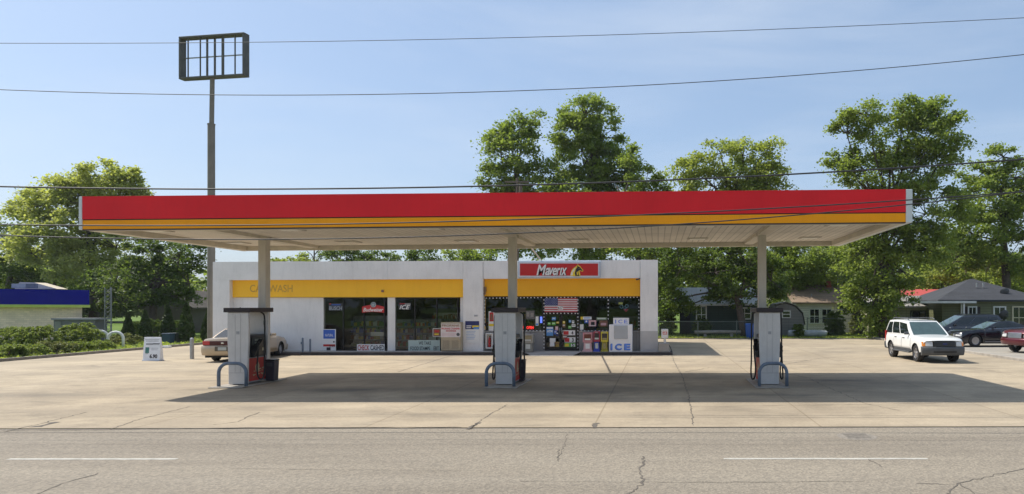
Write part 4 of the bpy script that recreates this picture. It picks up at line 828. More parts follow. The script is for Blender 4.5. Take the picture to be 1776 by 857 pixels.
upole(361, 66, 452, 'thin pole seen between the sign pole and the shop wall', .12)

# ================================================================== VEHICLES
def lerp_prof(prof, x):
    for (a, za), (b, zb) in zip(prof[:-1], prof[1:]):
        if a <= x <= b: return za + (zb - za) * (x - a) / (b - a)
    return prof[0][1] if x < prof[0][0] else prof[-1][1]
def car(name, label, cat, loc, rz, S, paint, group=None):
    t = thing(name, label, cat, loc, rz, group)
    Lh, HW, r = S['L'] / 2, S['hw'], S['r']; xf, xr = S['xf'], S['xr']; prof = S['prof']; sill = S['sill']; Ra = r + S.get('arch', .07)
    xs = set(np.linspace(-Lh, Lh, 61).tolist())
    for xw in (xf, xr):
        for k in range(-10, 11): xs.add(xw + Ra * math.sin(k * math.pi / 20))
        xs |= {xw - Ra - .002, xw + Ra + .002}
    xs = sorted(x for x in xs if -Lh <= x <= Lh)
    def hwx(x):
        q = max(0, (abs(x) - (Lh - .45)) / .45); return HW * (1 - .05 * q ** 2.2)
    def zbot(x):
        z = sill + .06 * max(0, (abs(x) - (Lh - .5)) / .5)
        for xw in (xf, xr):
            if abs(x - xw) < Ra: z = max(z, r + math.sqrt(max(0, Ra * Ra - (x - xw) ** 2)))
        return z
    WF = S.get('wf', ((0, .965), (.25, .995), (.5, 1.0), (.72, .992), (.88, .97), (1, .925)))
    def side(x, v, s=1, off=0):
        zb, zt = zbot(x), lerp_prof(prof, x); zl = sill; z = zb + (zt - zb) * v; vv = max(0, min(1, (z - zl) / (zt - zl)))
        return (x, s * (hwx(x) * lerp_prof(WF, vv) + off), z)
    rows = []
    for x in xs:
        zt = lerp_prof(prof, x); half = [side(x, v) for v in (0, .12, .25, .4, .55, .7, .82, .92, 1)]
        yt = half[-1][1]; top = [(x, yt * k, zt + .035 * (1 - k ** 3) + .012) for k in (.93, .75, .5, .25, 0)]
        h = half + top; rows.append(h + [(p[0], -p[1], p[2]) for p in h[::-1][1:]])
    def curl(p):
        b = max(0, (abs(p[0]) - (Lh - .55)) / .55); return (p[0] - math.copysign(1, p[0]) * .20 * (abs(p[1]) / HW) ** 3.2 * b, p[1], p[2])
    rows = [[curl(p) for p in row] for row in rows]
    m = MB(); m.grid(rows, flip=True)
    for row, fl in ((rows[0], False), (rows[-1], True)):
        n = len(row); 
        for i in range((n - 1) // 2):
            q = (row[i], row[i + 1], row[n - 2 - i], row[n - 1 - i]); m.add(q if not fl else q[::-1], [(0, 1, 2, 3)] if i < (n - 1) // 2 - 1 else [(0, 1, 2)])
    # greenhouse
    g = S['green']; rb, rr, rf, fb, zr, hb, ht = g
    zbR, zbF = lerp_prof(prof, rb) - .01, lerp_prof(prof, fb) - .01
    def roofz(x): return zr + .03 * (1 - ((x - (rr + rf) / 2) / max(.1, (rf - rr) / 2)) ** 2)
    def P(u, v, s, off=0):      # side patch: u from rear to front, v from belt to roof
        xb_ = rb + (fb - rb) * u; xt = rr + (rf - rr) * u; x = xb_ + (xt - xb_) * v; zb = zbR + (zbF - zbR) * u
        if u > 0 and u < 1: zb = lerp_prof(prof, xb_) - .01
        bow = .03 * math.sin(math.pi * v) ; y = hb + (ht - hb) * v + bow - .03 * (2 * abs(u - .5)) ** 4
        return (x, s * (y + off), zb + (roofz(xt) - zb) * v + off * .25)
    nu, nv = 16, 6; rows = []
    for iu in range(nu + 1):
        u = iu / nu; L_ = [P(u, iv / nv, 1) for iv in range(nv + 1)]; top = L_[-1]; R_ = [P(u, iv / nv, -1) for iv in range(nv + 1)][::-1]
        mid = [(top[0], top[1] * k, top[2] + .05 * (1 - abs(k) ** 2.4)) for k in (.85, .5, 0, -.5, -.85)]; rows.append(L_ + mid + R_)
    m.grid(rows, flip=True)
    for row, fl in ((rows[0], False), (rows[-1], True)):
        n = len(row)
        for i in range((n - 1) // 2):
            q = (row[i], row[i + 1], row[n - 2 - i], row[n - 1 - i]); m.add(q if not fl else q[::-1], [(0, 1, 2, 3)] if i < (n - 1) // 2 - 1 else [(0, 1, 2)])
    m.build('body', paint, t, local=True, smooth=32)
    m = MB(); m.box(-Lh + .18, xr - Ra - .03, -HW + .14, HW - .14, sill - .06, sill + .3); m.box(xf + Ra + .03, Lh - .18, -HW + .14, HW - .14, sill - .06, sill + .3); m.box(xr + Ra + .03, xf - Ra - .03, -HW + .10, HW - .10, sill - .05, sill + .3)
    m.box(-Lh + .3, Lh - .3, -HW + .30, HW - .30, sill - .04, .78); m.build('underbody', rubber, t, local=True)
    for xw in (xf, xr):
        for s in (-1, 1):
            m = MB(); w2 = S.get('tw', .11); y0 = s * (HW - .03); m.lathe([(r * .62, -w2), (r * .93, -w2), (r, -w2 * .75), (r, w2 * .75), (r * .93, w2), (r * .62, w2), (r * .6, w2 * .2), (r * .6, -w2 * .2), (r * .62, -w2)], (xw, y0 - s * w2, r), 'Y', 28)
            wh = m.build('wheel', rubber, t, local=True, smooth=40)
            m = MB(); yo = y0 - s * .012
            m.lathe([(0, -s * .10), (r * .63, -s * .10), (r * .64, 0), (r * .58, -s * .01), (r * .55, -s * .07)], (xw, yo, r), 'Y', 24); m.lathe([(0, s * .005), (r * .15, 0), (r * .17, -s * .06)], (xw, yo, r), 'Y', 16)
            ns = S.get('spokes', 5)
            for k in range(ns):
                a = 2 * math.pi * k / ns + .3; ca, sa = math.cos(a), math.sin(a); pr = []
                for (rad, wd_) in ((r * .12, r * .09), (r * .6, r * .13)):
                    for q in (-1, 1): pr.append((xw + ca * rad - sa * wd_ * q, yo - s * .012, r + sa * rad + ca * wd_ * q))
                m.prism([pr[0], pr[1], pr[3], pr[2]], (0, -s * .035, 0))
            m.build('rim', S.get('rim', alu_rim), wh, local=True, smooth=30)
    def patch(poly, s, off, nm, mt, parent=t):
        m = MB(); n = 5; a, b, c, d = poly; rows = []
        for i in range(n + 1):
            row = []
            for j in range(n + 1):
                p, q = i / n, j / n; u = (a[0] * (1 - p) + b[0] * p) * (1 - q) + (d[0] * (1 - p) + c[0] * p) * q; v = (a[1] * (1 - p) + b[1] * p) * (1 - q) + (d[1] * (1 - p) + c[1] * p) * q
                row.append(P(u, v, s, off))
            rows.append(row)
        m.grid(rows, flip=(s > 0)); return m.build(nm, mt, parent, local=True, smooth=True)
    for s in (-1, 1):
        for poly in S['windows']: patch(poly, s, .007, 'side_window', car_glass)
    def xpatch(front):
        m = MB(); u = 1 if front else 0; rows = []; sg_ = 1 if front else -1
        for iv in range(7):
            v = .07 + .86 * iv / 6; A, B = P(u, v, 1), P(u, v, -1); rows.append([(A[0] + (B[0] - A[0]) * q + sg_ * (.008 + .012 * math.sin(math.pi * q)), A[1] + (B[1] - A[1]) * q, A[2] + .005) for q in (.045, .2, .4, .6, .8, .955)])
        m.grid(rows, flip=not front); return m.build('windshield' if front else 'rear_window', S.get('shield', shield_glass) if front else car_glass, t, local=True, smooth=True)
    xpatch(True); xpatch(False)
    for s in (-1, 1):     # doors: thin panels standing 5 mm proud of the body side
        for (d0, d1) in S['doors']:
            m = MB(); rows = []
            for i in range(13):
                x = d0 + (d1 - d0) * i / 12; lo = max(.07, 0); rows.append([side(x, v, s, .006) for v in (.1, .3, .5, .7, .85, .97)])
            m.grid(rows, flip=(s > 0)); d = m.build('door', paint, t, local=True, smooth=True, solid=.008)
            p = side(d0 + .14, .80, s, .008); m = MB(); m.box(p[0], p[0] + .2, p[1], p[1] + s * .03, p[2], p[2] + .035); m.build('handle', S.get('handle', paint), d, local=True, bevel=.008)
        if 'cladding' in S:
            m = MB(); rows = []
            for i in range(13):
                x = xr + Ra + .01 + (xf - xr - 2 * Ra - .02) * i / 12; rows.append([side(x, v, s, .012) for v in (0.0, .08, .16)])
            m.grid(rows, flip=(s > 0)); m.build('side_cladding', S['cladding'], t, local=True, solid=.01)
        mx = S['mirror']; p = P(mx, .02, s); m = MB(); m.box(p[0] - .05, p[0] + .05, p[1] + s * .03, p[1] + s * .21, p[2] + .03, p[2] + .15); m.box(p[0] - .02, p[0] + .05, p[1] - s * .03, p[1] + s * .03, p[2] + .02, p[2] + .08); m.build('mirror', S.get('mirror_mat', paint), t, local=True, bevel=.03)
    def bumper(x, dr, z0, z1, mt, ext=.05, nm='bumper', wd=1.0, depth=.3):
        pts = []; n = 14
        for i in range(n + 1):
            y = (-1 + 2 * i / n) * HW * wd; k = abs(y) / HW; pts.append((x + dr * (ext - .20 * k ** 3.2), y))
        m = MB(); rows = []
        for f, e in ((0, -.075), (.12, -.035), (.35, -.008), (.6, .0), (.86, -.006), (.96, -.02), (1, -.05)):
            rows.append([(x - dr * depth, -HW * wd * .985, z0 + (z1 - z0) * f)] + [(a + dr * e, b * (1 + e * .25), z0 + (z1 - z0) * f) for a, b in pts] + [(x - dr * depth, HW * wd * .985, z0 + (z1 - z0) * f)])
        m.grid(rows, flip=(dr < 0)); m.poly(rows[0] if dr < 0 else rows[0][::-1]); m.poly(rows[-1][::-1] if dr < 0 else rows[-1]); return m.build(nm, mt, t, local=True, smooth=50)
    bumper(Lh, 1, *S['fbump']); bumper(-Lh, -1, *S['rbump'])
    def nose(nm, y0, y1, z0, z1, mt, dr=1, ext=.02, taper=0, parent=t, depth=.12):
        q = 8; fr, bk = [], []
        for i in range(q + 1):
            y = y0 + (y1 - y0) * i / q; k = abs(y) / HW; fr.append((dr * (Lh + ext - .20 * k ** 3.2), y))
        m = MB(); a = [(x, y, z0) for x, y in fr] + [(fr[-1][0] - dr * depth, y1, z0), (fr[0][0] - dr * depth, y0, z0)]; m.prism(a, (-dr * taper, 0, z1 - z0)); return m.build(nm, mt, parent, local=True, bevel=.012)
    S['extra'](t, nose, bumper, side, P, dict(Lh=Lh, HW=HW))
    return t
dark_grille = M('grille_black', (.02, .02, .021), .4, var=.3)
# --- white sport utility vehicle, nose to the road
def x_suv(t, nose, bumper, side, P, q):
    HW, Lh = q['HW'], q['Lh']
    g = nose('grille', -.47, .47, .715, .925, dark_grille, 1, .03, .03); m = MB()
    for k in range(3): m.box(Lh + .03, Lh + .037, -.46, .46, .755 + k * .05, .763 + k * .05)
    m.build('slats', grey_plastic, g, local=True)
    m = MB(); m.lathe([(0, 0), (1, 0), (1, .01), (0, .012)], (0, 0, 0), 'X', 20); m2 = MB(); m2.add([(Lh + .028 + p[0], p[1] * .11, .82 + p[2] * .04) for p in m.v], m.f); m2.build('badge', ink_navy, g, local=True)
    for s in (-1, 1):
        nose('headlight', s * .50 if s > 0 else -.78, .78 if s > 0 else -.50, .715, .91, lamp_clear, 1, .022, .04); nose('indicator', .785 if s > 0 else -.89, .89 if s > 0 else -.785, .715, .905, lamp_amber, 1, .02, .04)
        nose('tail_light', .74 if s > 0 else -.90, .90 if s > 0 else -.74, .75, 1.25, lamp_red, -1, .0)
        m = MB(); m.tube([(-1.9, s * .60, 1.79), (-1.8, s * .60, 1.86), (-.2, s * .60, 1.875), (.0, s * .60, 1.81)], .022, 8); m.build('roof_rail', grey_plastic, t, local=True)
        m = MB(); m.box(-.95, .95, s * (HW - .04), s * (HW + .08), .36, .42); m.build('running_board', grey_plastic, t, local=True, bevel=.015)
    for xx in (-1.6, -.5): 
        m = MB(); m.box(xx - .03, xx + .03, -.59, .59, 1.865, 1.89); m.build('crossbar', grey_plastic, t, local=True)
    nose('air_dam', -.50, .50, .44, .56, black_plastic, 1, .078)
SUV = dict(L=4.7, hw=.92, r=.375, xf=1.46, xr=-1.42, sill=.43, tw=.125, prof=[(-2.35, .98), (-2.3, 1.1), (-1, 1.12), (.9, 1.12), (1.15, 1.105), (1.9, 1.05), (2.15, 1.015), (2.28, .98), (2.35, .92)],
   green=(-2.27, -2.1, .05, .98, 1.745, .865, .70), windows=[((.03, .1), (.29, .1), (.27, .86), (.06, .86)), ((.32, .1), (.60, .1), (.60, .87), (.30, .87)), ((.63, .1), (.93, .1), (.955, .8), (.63, .87))],
   doors=[(-1.0, -.07), (-.05, .96)], mirror=.9, mirror_mat=grey_plastic, handle=black_plastic, cladding=grey_plastic, fbump=(.33, .70, grey_plastic, .08), rbump=(.40, .72, grey_plastic, .07), extra=x_suv)
xw, yw = G(1636, 630)
car('white_suv', 'white sport utility vehicle with grey bumpers parked nose to the road', 'suv', (X(1637, 29.2), 31.65, 0), R(-90 + 2), SUV, paint_mat('car_white', (.78, .78, .76)))
# --- tan sedan by the white wall
def x_sedan(t, nose, bumper, side, P, q):
    Lh, HW = q['Lh'], q['HW']
    nose('rear_panel', -.80, .80, .735, .925, M('rear_panel_dark', (.06, .012, .014), .2), -1, .03, 0)
    for s in (-1, 1):
        nose('tail_light', .52 if s > 0 else -.86, .86 if s > 0 else -.52, .75, .92, lamp_red, -1, .038, 0); nose('headlight', .5 if s > 0 else -.86, .86 if s > 0 else -.5, .60, .73, lamp_clear, 1, .0, .03)
    p = nose('license_plate', -.17, .17, .52, .66, M('plate_grey', (.42, .45, .43), .5), -1, .075); nose('plate_recess', -.30, .30, .49, .69, M('recess_dark', (.1, .085, .06), .5), -1, .066)
    nose('grille', -.4, .4, .52, .68, dark_grille, 1, .04); m = MB(); m.box(-Lh - .047, -Lh - .036, -.05, .05, .80, .87); m.build('badge', chrome, t, local=True, bevel=.01)
SEDAN = dict(L=5.05, hw=.92, r=.32, xf=1.5, xr=-1.30, sill=.26, spokes=6, prof=[(-2.525, .80), (-2.50, .93), (-2.4, .985), (-1.7, 1.01), (.9, .99), (1.4, .96), (2.1, .86), (2.4, .77), (2.525, .65)],
   green=(-1.75, -.95, .15, 1.15, 1.40, .82, .60), windows=[((.15, .1), (.47, .1), (.44, .86), (.10, .86)), ((.5, .1), (.86, .1), (.93, .84), (.48, .86))],
   doors=[(-.95, -.02), (0, 1.02)], mirror=.80, fbump=(.26, .56, None, .05), rbump=(.30, .735, None, .06), extra=x_sedan)
tan = paint_mat('car_tan', (.46, .36, .245), .3, .2)
SEDAN['fbump'] = (.26, .54, tan, .05); SEDAN['rbump'] = (.30, .73, tan, .06)
car('sedan', 'tan sedan parked beside the white wall with its tail outward', 'sedan', (X(352, 29.7) + .42, 32.25, 0), R(90 + 9), SEDAN, tan)
# --- dark sedan on the parking strip
def x_dark(t, nose, bumper, side, P, q):
    Lh = q['Lh']; nose('grille', -.38, .38, .42, .74, chrome, 1, .06)
    for s in (-1, 1):
        nose('headlight', .46 if s > 0 else -.86, .86 if s > 0 else -.46, .60, .74, lamp_clear, 1, .012, .04); nose('tail_light', .5 if s > 0 else -.86, .86 if s > 0 else -.5, .70, .88, lamp_red, -1, .02)
        m = MB(); m.tube([P(u / 10, .045, s, .012) for u in range(1, 10)], .012, 6); m.build('window_trim', chrome, t, local=True)
        m = MB(); rows = [[side(-1 + 2 * i / 8, v, s, .014) for v in (.05, .10)] for i in range(9)]; m.grid(rows, flip=(s > 0)); m.build('sill_strip', M('sill_grey', (.25, .25, .27), .4), t, local=True)
blk = paint_mat('car_black', (.008, .008, .014), .22)
DARK = dict(SEDAN, L=5.0, r=.35, xf=1.52, xr=-1.48, spokes=10, sill=.24, prof=[(-2.5, .80), (-2.47, .98), (-2.3, 1.06), (-1.6, 1.08), (.8, 1.0), (1.3, .98), (2.1, .90), (2.38, .82), (2.5, .68)], green=(-1.75, -.85, .05, 1.05, 1.42, .82, .60), mirror=.79, fbump=(.24, .58, blk, .05), rbump=(.28, .6, blk, .05), extra=x_dark)
car('sedan', 'glossy black sedan on the parking strip behind the white vehicle', 'sedan', (19.35, 39.9, .114), R(180 + 3), DARK, blk)
# --- dark minivan
def x_van(t, nose, bumper, side, P, q):
    nose('grille', -.4, .4, .62, .80, dark_grille, 1, .03)
    for s in (-1, 1):
        nose('headlight', .45 if s > 0 else -.88, .88 if s > 0 else -.45, .70, .88, lamp_clear, 1, .012, .05); nose('tail_light', .72 if s > 0 else -.9, .9 if s > 0 else -.72, .85, 1.2, lamp_red, -1, .01)
        m = MB(); m.tube([(-1.9, s * .62, 1.72), (-1.8, s * .62, 1.775), (-.2, s * .62, 1.80), (-.05, s * .62, 1.75)], .018, 8); m.build('roof_rail', black_plastic, t, local=True)
vpaint = paint_mat('car_charcoal', (.035, .042, .055), .28, .3)
VAN = dict(L=5.1, hw=.97, r=.34, xf=1.6, xr=-1.45, sill=.28, spokes=6, prof=[(-2.55, .95), (-2.5, 1.08), (-1, 1.08), (1.0, 1.03), (1.5, 1.0), (2.2, .92), (2.45, .8), (2.55, .65)], green=(-2.45, -2.1, .05, 1.35, 1.72, .88, .70),
   windows=[((.04, .1), (.30, .1), (.29, .84), (.08, .84)), ((.33, .1), (.60, .1), (.60, .86), (.31, .86)), ((.63, .1), (.92, .1), (.95, .82), (.63, .86))], doors=[(-1.0, .05), (.08, 1.05)], mirror=.84, mirror_mat=black_plastic, fbump=(.28, .62, vpaint, .05), rbump=(.30, .65, vpaint, .05), extra=x_van)
car('minivan', 'dark charcoal minivan parked beyond the black sedan', 'minivan', (X(1598, 43.8) + 2.5, 43.9, .114), R(180), VAN, vpaint)
# --- maroon vehicle cut by the picture's edge
mpaint = paint_mat('car_maroon', (.10, .008, .016), .28, .25)
def x_mar(t, nose, bumper, side, P, q):
    nose('grille', -.40, .40, .74, 1.0, chrome, 1, .03, .03)
    for s in (-1, 1): nose('headlight', .52 if s > 0 else -.88, .88 if s > 0 else -.52, .78, 1.0, lamp_clear, 1, .018, .05); nose('tail_light', .72 if s > 0 else -.9, .9 if s > 0 else -.72, .85, 1.2, lamp_red, -1, .01)
MAR = dict(SUV, L=5.1, hw=.98, r=.39, xf=1.6, xr=-1.45, prof=[(-2.55, 1.0), (-2.5, 1.12), (-1, 1.14), (1.0, 1.14), (1.3, 1.13), (2.1, 1.10), (2.4, 1.06), (2.5, 1.0), (2.55, .92)], green=(-2.4, -2.2, .1, 1.05, 1.86, .9, .74), mirror_mat=mpaint, cladding=mpaint, fbump=(.38, .72, mpaint, .07), rbump=(.4, .78, mpaint, .07), extra=x_mar)
car('suv', 'maroon sport utility vehicle cut off by the right picture edge', 'suv', (X(1737, 33.6) + 3.3, 35.0, .114), R(180 + 20), MAR, mpaint)
# --- small white pickup far behind
def x_pick(t, nose, bumper, side, P, q):
    for s in (-1, 1): nose('headlight', .55 if s > 0 else -.85, .85 if s > 0 else -.55, .75, .92, lamp_clear, 1, .01)
    nose('grille', -.5, .5, .75, .95, dark_grille, 1, .02)
PICK = dict(SUV, green=(-.6, -.45, .3, .95, 1.72, .86, .68), windows=[((.08, .1), (.44, .1), (.44, .84), (.12, .84)), ((.5, .1), (.9, .1), (.92, .8), (.5, .84))], doors=[(-.5, .3)] , extra=x_pick)
PICK.pop('cladding'); PICK['doors'] = [(-.05, .9)]
car('pickup_truck', 'small white pickup parked before the red house far behind', 'pickup truck', (X(1628, 62), 61, 0), R(-80), PICK, paint_mat('car_white', (.78, .78, .76)))

# ================================================================== HOUSES AND OTHER BUILDINGS BEHIND
def house(name, label, cat, loc, rz, wd, dp, hw_, rh, wall, roof, kind='gable', wins=(), over=.45, extra=None, fasc=None):
    """local: front wall along x at y = 0; wins = (x0, x1, z0, z1)"""
    t = thing(name, label, cat, loc, rz); x0, x1 = -wd / 2, wd / 2
    m = MB(); m.box(x0, x1, 0, dp, 0, hw_)
    if kind == 'gable_front': m.prism([(x0, 0, hw_ + .001), (x1, 0, hw_ + .001), (0, 0, hw_ + rh)], (0, dp, 0))
    if kind == 'gable': m.prism([(x0, 0, hw_ + .001), (x0, dp, hw_ + .001), (x0, dp / 2, hw_ + rh)], (wd, 0, 0))
    m.build('wall', wall, t, local=True)
    m = MB(); o = over; th = .14; sl = rh / (dp / 2) if kind != 'gable_front' else rh / (wd / 2)
    if kind == 'gable':
        a = [(x0 - o, -o, hw_ - sl * o + .02), (x0 - o, dp / 2, hw_ + rh + .02), (x0 - o, dp + o, hw_ - sl * o + .02)]
        m.prism(a + [(p[0], p[1], p[2] + th) for p in a[::-1]], (wd + 2 * o, 0, 0))
    elif kind == 'gable_front':
        a = [(x0 - o, -o, hw_ - sl * o + .02), (0, -o, hw_ + rh + .02), (x1 + o, -o, hw_ - sl * o + .02)]; m.prism(a + [(p[0], p[1], p[2] + th) for p in a[::-1]], (0, dp + 2 * o, 0))
    elif kind == 'hip':
        q = dp / 2; b = [(x0 - o, -o, hw_), (x1 + o, -o, hw_), (x1 + o, dp + o, hw_), (x0 - o, dp + o, hw_)]; b2 = [(p[0], p[1], p[2] + th) for p in b]; r0, r1 = (x0 + q * .9, q, hw_ + rh), (x1 - q * .9, q, hw_ + rh)
        m.add(b + b2 + [r0, r1], [(0, 3, 2, 1), (0, 1, 5, 4), (1, 2, 6, 5), (2, 3, 7, 6), (3, 0, 4, 7), (4, 5, 9, 8), (5, 6, 9), (6, 7, 8, 9), (7, 4, 8)])
    elif kind == 'flat': m.box(x0 - o, x1 + o, -o, dp + o, hw_ + .002, hw_ + rh)
    rf = m.build('roof', roof, t, local=True)
    for w_ in wins:
        a, b, c, d = w_[:4]; m = MB(); f = .1; wf = w_[4] if len(w_) > 4 else white_paint
        m.box(a - f, b + f, -.07, -.003, d, d + f); m.box(a - f, b + f, -.09, -.003, c - f, c); m.box(a - f, a, -.07, -.003, c + .001, d - .001); m.box(b, b + f, -.07, -.003, c + .001, d - .001)
        m.box((a + b) / 2 - .025, (a + b) / 2 + .025, -.055, -.035, c + .001, d - .001); m.box(a + .001, b - .001, -.06, -.036, (c + d) / 2 - .03, (c + d) / 2 + .03)
        o_ = m.build('window', wf, t, local=True); m = MB(); m.box(a + .001, b - .001, -.03, -.006, c + .001, d - .001); m.build('pane', car_glass, o_, local=True)
    if extra: extra(t, rf)
    return t
def shingles(n, c): return plank_mat(n, c, .9, .25, .15, .7, mortar=-.06, rough=.9)
def siding(n, c): return plank_mat(n, c, 6, .2, .05, .6, mortar=.1, axes='XZ')
# green house at the right
def ex_green(t, rf):
    for x, y, z in ((1.3, 1.05, 3.55),):
        m = MB(); rows = []
        for i in range(6): rr_ = .34 * i / 5; rows.append([(x + rr_ * math.cos(a), y - .35 + .12 * (rr_ / .34) ** 2 - .25 * rr_ * math.sin(a), z + rr_ * math.sin(a) * .8) for a in [2 * math.pi * k / 16 for k in range(17)]])
        m.grid(rows); d = m.build('satellite_dish', grey_plastic, rf, local=True, solid=.02)
        m = MB(); m.cyl((x, y, z - .5), (x, y - .3, z), .03, n=8); m.build('dish_mast', galv, rf, local=True)
    for vx in (-.4, .1): m = MB(); m.cyl((vx, 1.9, 3.9), (vx, 1.9, 4.25), .06, n=8); m.build('roof_vent', galv, rf, local=True)
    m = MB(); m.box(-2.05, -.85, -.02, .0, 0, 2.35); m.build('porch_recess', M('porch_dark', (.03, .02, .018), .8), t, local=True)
    m = MB(); m.box(-2.35, -2.25, -.16, -.06, 0, 2.6); m.box(-2.9, -2.8, -2.2, -2.1, 0, 2.6); m.build('porch_post', white_paint, t, local=True)
    m = MB(); m.box(-7.0, -2.0, -2.3, 2.2, 2.62, 2.78); m.build('carport_roof', M('carport_white', (.55, .56, .53), .6), t, local=True)
YH = 53.0
house('green_house', 'olive green house with dark hipped roof at the right edge', 'house', (X(1720, YH), YH, .0), R(-4), 7.4, 8, 2.75, 1.9, siding('siding_olive', (.15, .155, .075)), shingles('shingle_dark', (.045, .048, .058)), 'hip',
      [(.2, .95, .85, 2.3), (1.6, 2.4, .75, 2.3, M('trim_tan', (.55, .48, .34), .6)), (-1.7, -1.2, .3, 2.3)], extra=ex_green)
t = thing('satellite_dish', 'dark satellite dish on a low mast before the green house', 'satellite dish', (X(1738, 50), 50, 0)); m = MB(); rows = []
for i in range(6): rr_ = .38 * i / 5; rows.append([(.25 * rr_ + rr_ * math.cos(a) * .9, -.2 + .15 * (rr_ / .38) ** 2 - .3 * rr_ * math.sin(a), 1.75 + rr_ * math.sin(a)) for a in [2 * math.pi * k / 18 for k in range(19)]])
m.grid(rows); m.build('dish', M('dish_black', (.03, .03, .03), .5), t, local=True, solid=.02, smooth=True); m = MB(); m.cyl((0, 0, 0), (0, 0, 1.6), .03, n=8); m.cyl((0, 0, 1.6), (.05, -.2, 1.75), .025, n=8); m.build('mast', galv, t, local=True)
YH = 64.0; house('red_house', 'orange red house with a red metal roof behind the carport', 'house', (X(1650, YH), YH, 0), R(6), 6.6, 9, 2.7, 1.2, M('red_wall', (.42, .055, .025), .7), plank_mat('red_roof', (.50, .07, .05), .5, 9, .05, .8), 'gable', [(-1.2, -.4, 1.0, 2.2), (1.8, 2.6, .4, 2.3)])
YH = 57.0; house('cream_house', 'low cream house behind the tall tree with a pale roof', 'house', (X(1572, YH), YH, 0), R(-3), 5.6, 7, 2.35, .8, siding('siding_cream', (.42, .41, .27)), shingles('shingle_pale', (.30, .28, .26)), 'gable', [(.4, 1.5, .9, 1.95, M('frame_dark', (.05, .05, .04)))])
def ex_white(t, rf):
    m = MB(); m.box(.2, .65, 3.2, 3.7, 3.4, 4.75); m.build('chimney', M('chimney_brick', (.28, .08, .05), .9, var=.2), rf, local=True)
    m = MB(); m.cyl((1.2, 3, 3.6), (1.2, 3, 5.2), .03, n=6); m.build('vent_pipe', galv, rf, local=True); m = MB(); m.cyl((-1.8, 1.0, 3.0), (-1.8, 1.0, 3.5), .05, n=6); m.build('vent_pipe', galv, rf, local=True)
YH = 62.0; house('white_house', 'white bungalow with brown shingle roof and brick chimney', 'house', (X(1447, YH), YH, 0), R(2), 6.9, 8, 2.75, 1.55, siding('siding_white', (.74, .69, .67)), shingles('shingle_brown', (.27, .19, .13)), 'gable', [(-2.2, -1.4, .9, 2.1), (-1.1, -.3, .9, 2.1), (1.6, 2.6, .9, 2.1)], extra=ex_white)
YH = 70.0; house('dark_roof_house', 'house with a dark brown gable roof behind the grey barn shed', 'house', (X(1375, YH), YH, 0), 0, 6, 8, 2.6, 1.25, siding('siding_white', (.74, .69, .67)), shingles('shingle_umber', (.09, .075, .06)), 'gable_front', [])
# dark green cottage with metal roof
def ex_cot(t, rf):
    m = MB(); m.box(-3.2, -2.3, -.03, 0, 0, 2.3); m.build('door_opening', M('opening_dark', (.02, .02, .025), .8), t, local=True)
YH = 57.0; house('green_cottage', 'dark green cottage with a silver metal roof under the trees', 'house', (X(1246, YH), YH, 0), R(-4), 6.4, 6, 2.6, 1.25, siding('siding_darkgreen', (.018, .045, .035)), plank_mat('metal_roof', (.55, .56, .57), .45, 9, .05, .8, rough=.4), 'gable',
      [(-1.75, -1.05, 1.05, 2.35), (1.7, 2.6, 1.4, 2.2)], extra=ex_cot)
# grey barn-roofed shed
YH = 55.5; xs = X(1368, YH); t = thing('barn_shed', 'grey gambrel garden shed right of the third pump', 'shed', (xs, YH, 0)); prof = [(-1.15, 0), (1.05, 0), (1.25, .9), (1.05, 1.8), (.55, 2.35), (-.2, 2.62), (-1.0, 2.45), (-1.25, 1.8)]
m = MB(); m.prism([(x, 0, z) for x, z in prof], (0, 2.6, 0)); m.build('wall', plank_mat('shed_boards', (.20, .195, .18), 2.6, .22, .08, .7, axes='XZ', mortar=.08), t, local=True)
m = MB(); rf = [(1.10, .9 - .05), (1.32, .9), (1.12, 1.85), (.60, 2.42), (-.2, 2.70), (-1.05, 2.52), (-1.32, 1.8)]
for (a, b) in zip(rf[1:-1], rf[2:]):
    m.hexa([(a[0], -.12, a[1]), (b[0], -.12, b[1]), (b[0], 2.7, b[1]), (a[0], 2.7, a[1])], [(a[0], -.12, a[1] + .06), (b[0], -.12, b[1] + .06), (b[0], 2.7, b[1] + .06), (a[0], 2.7, a[1] + .06)])
m.build('roof', M('shed_roof', (.22, .21, .19), .8), t, local=True)
m = MB(); m.box(-.55, .15, -.05, -.004, 1.45, 2.05); w_ = m.build('window', white_paint, t, local=True); m = MB(); m.box(-.48, .08, -.055, -.051, 1.52, 1.72); m.box(-.48, .08, -.055, -.051, 1.78, 1.98); m.build('pane', car_glass, w_, local=True)
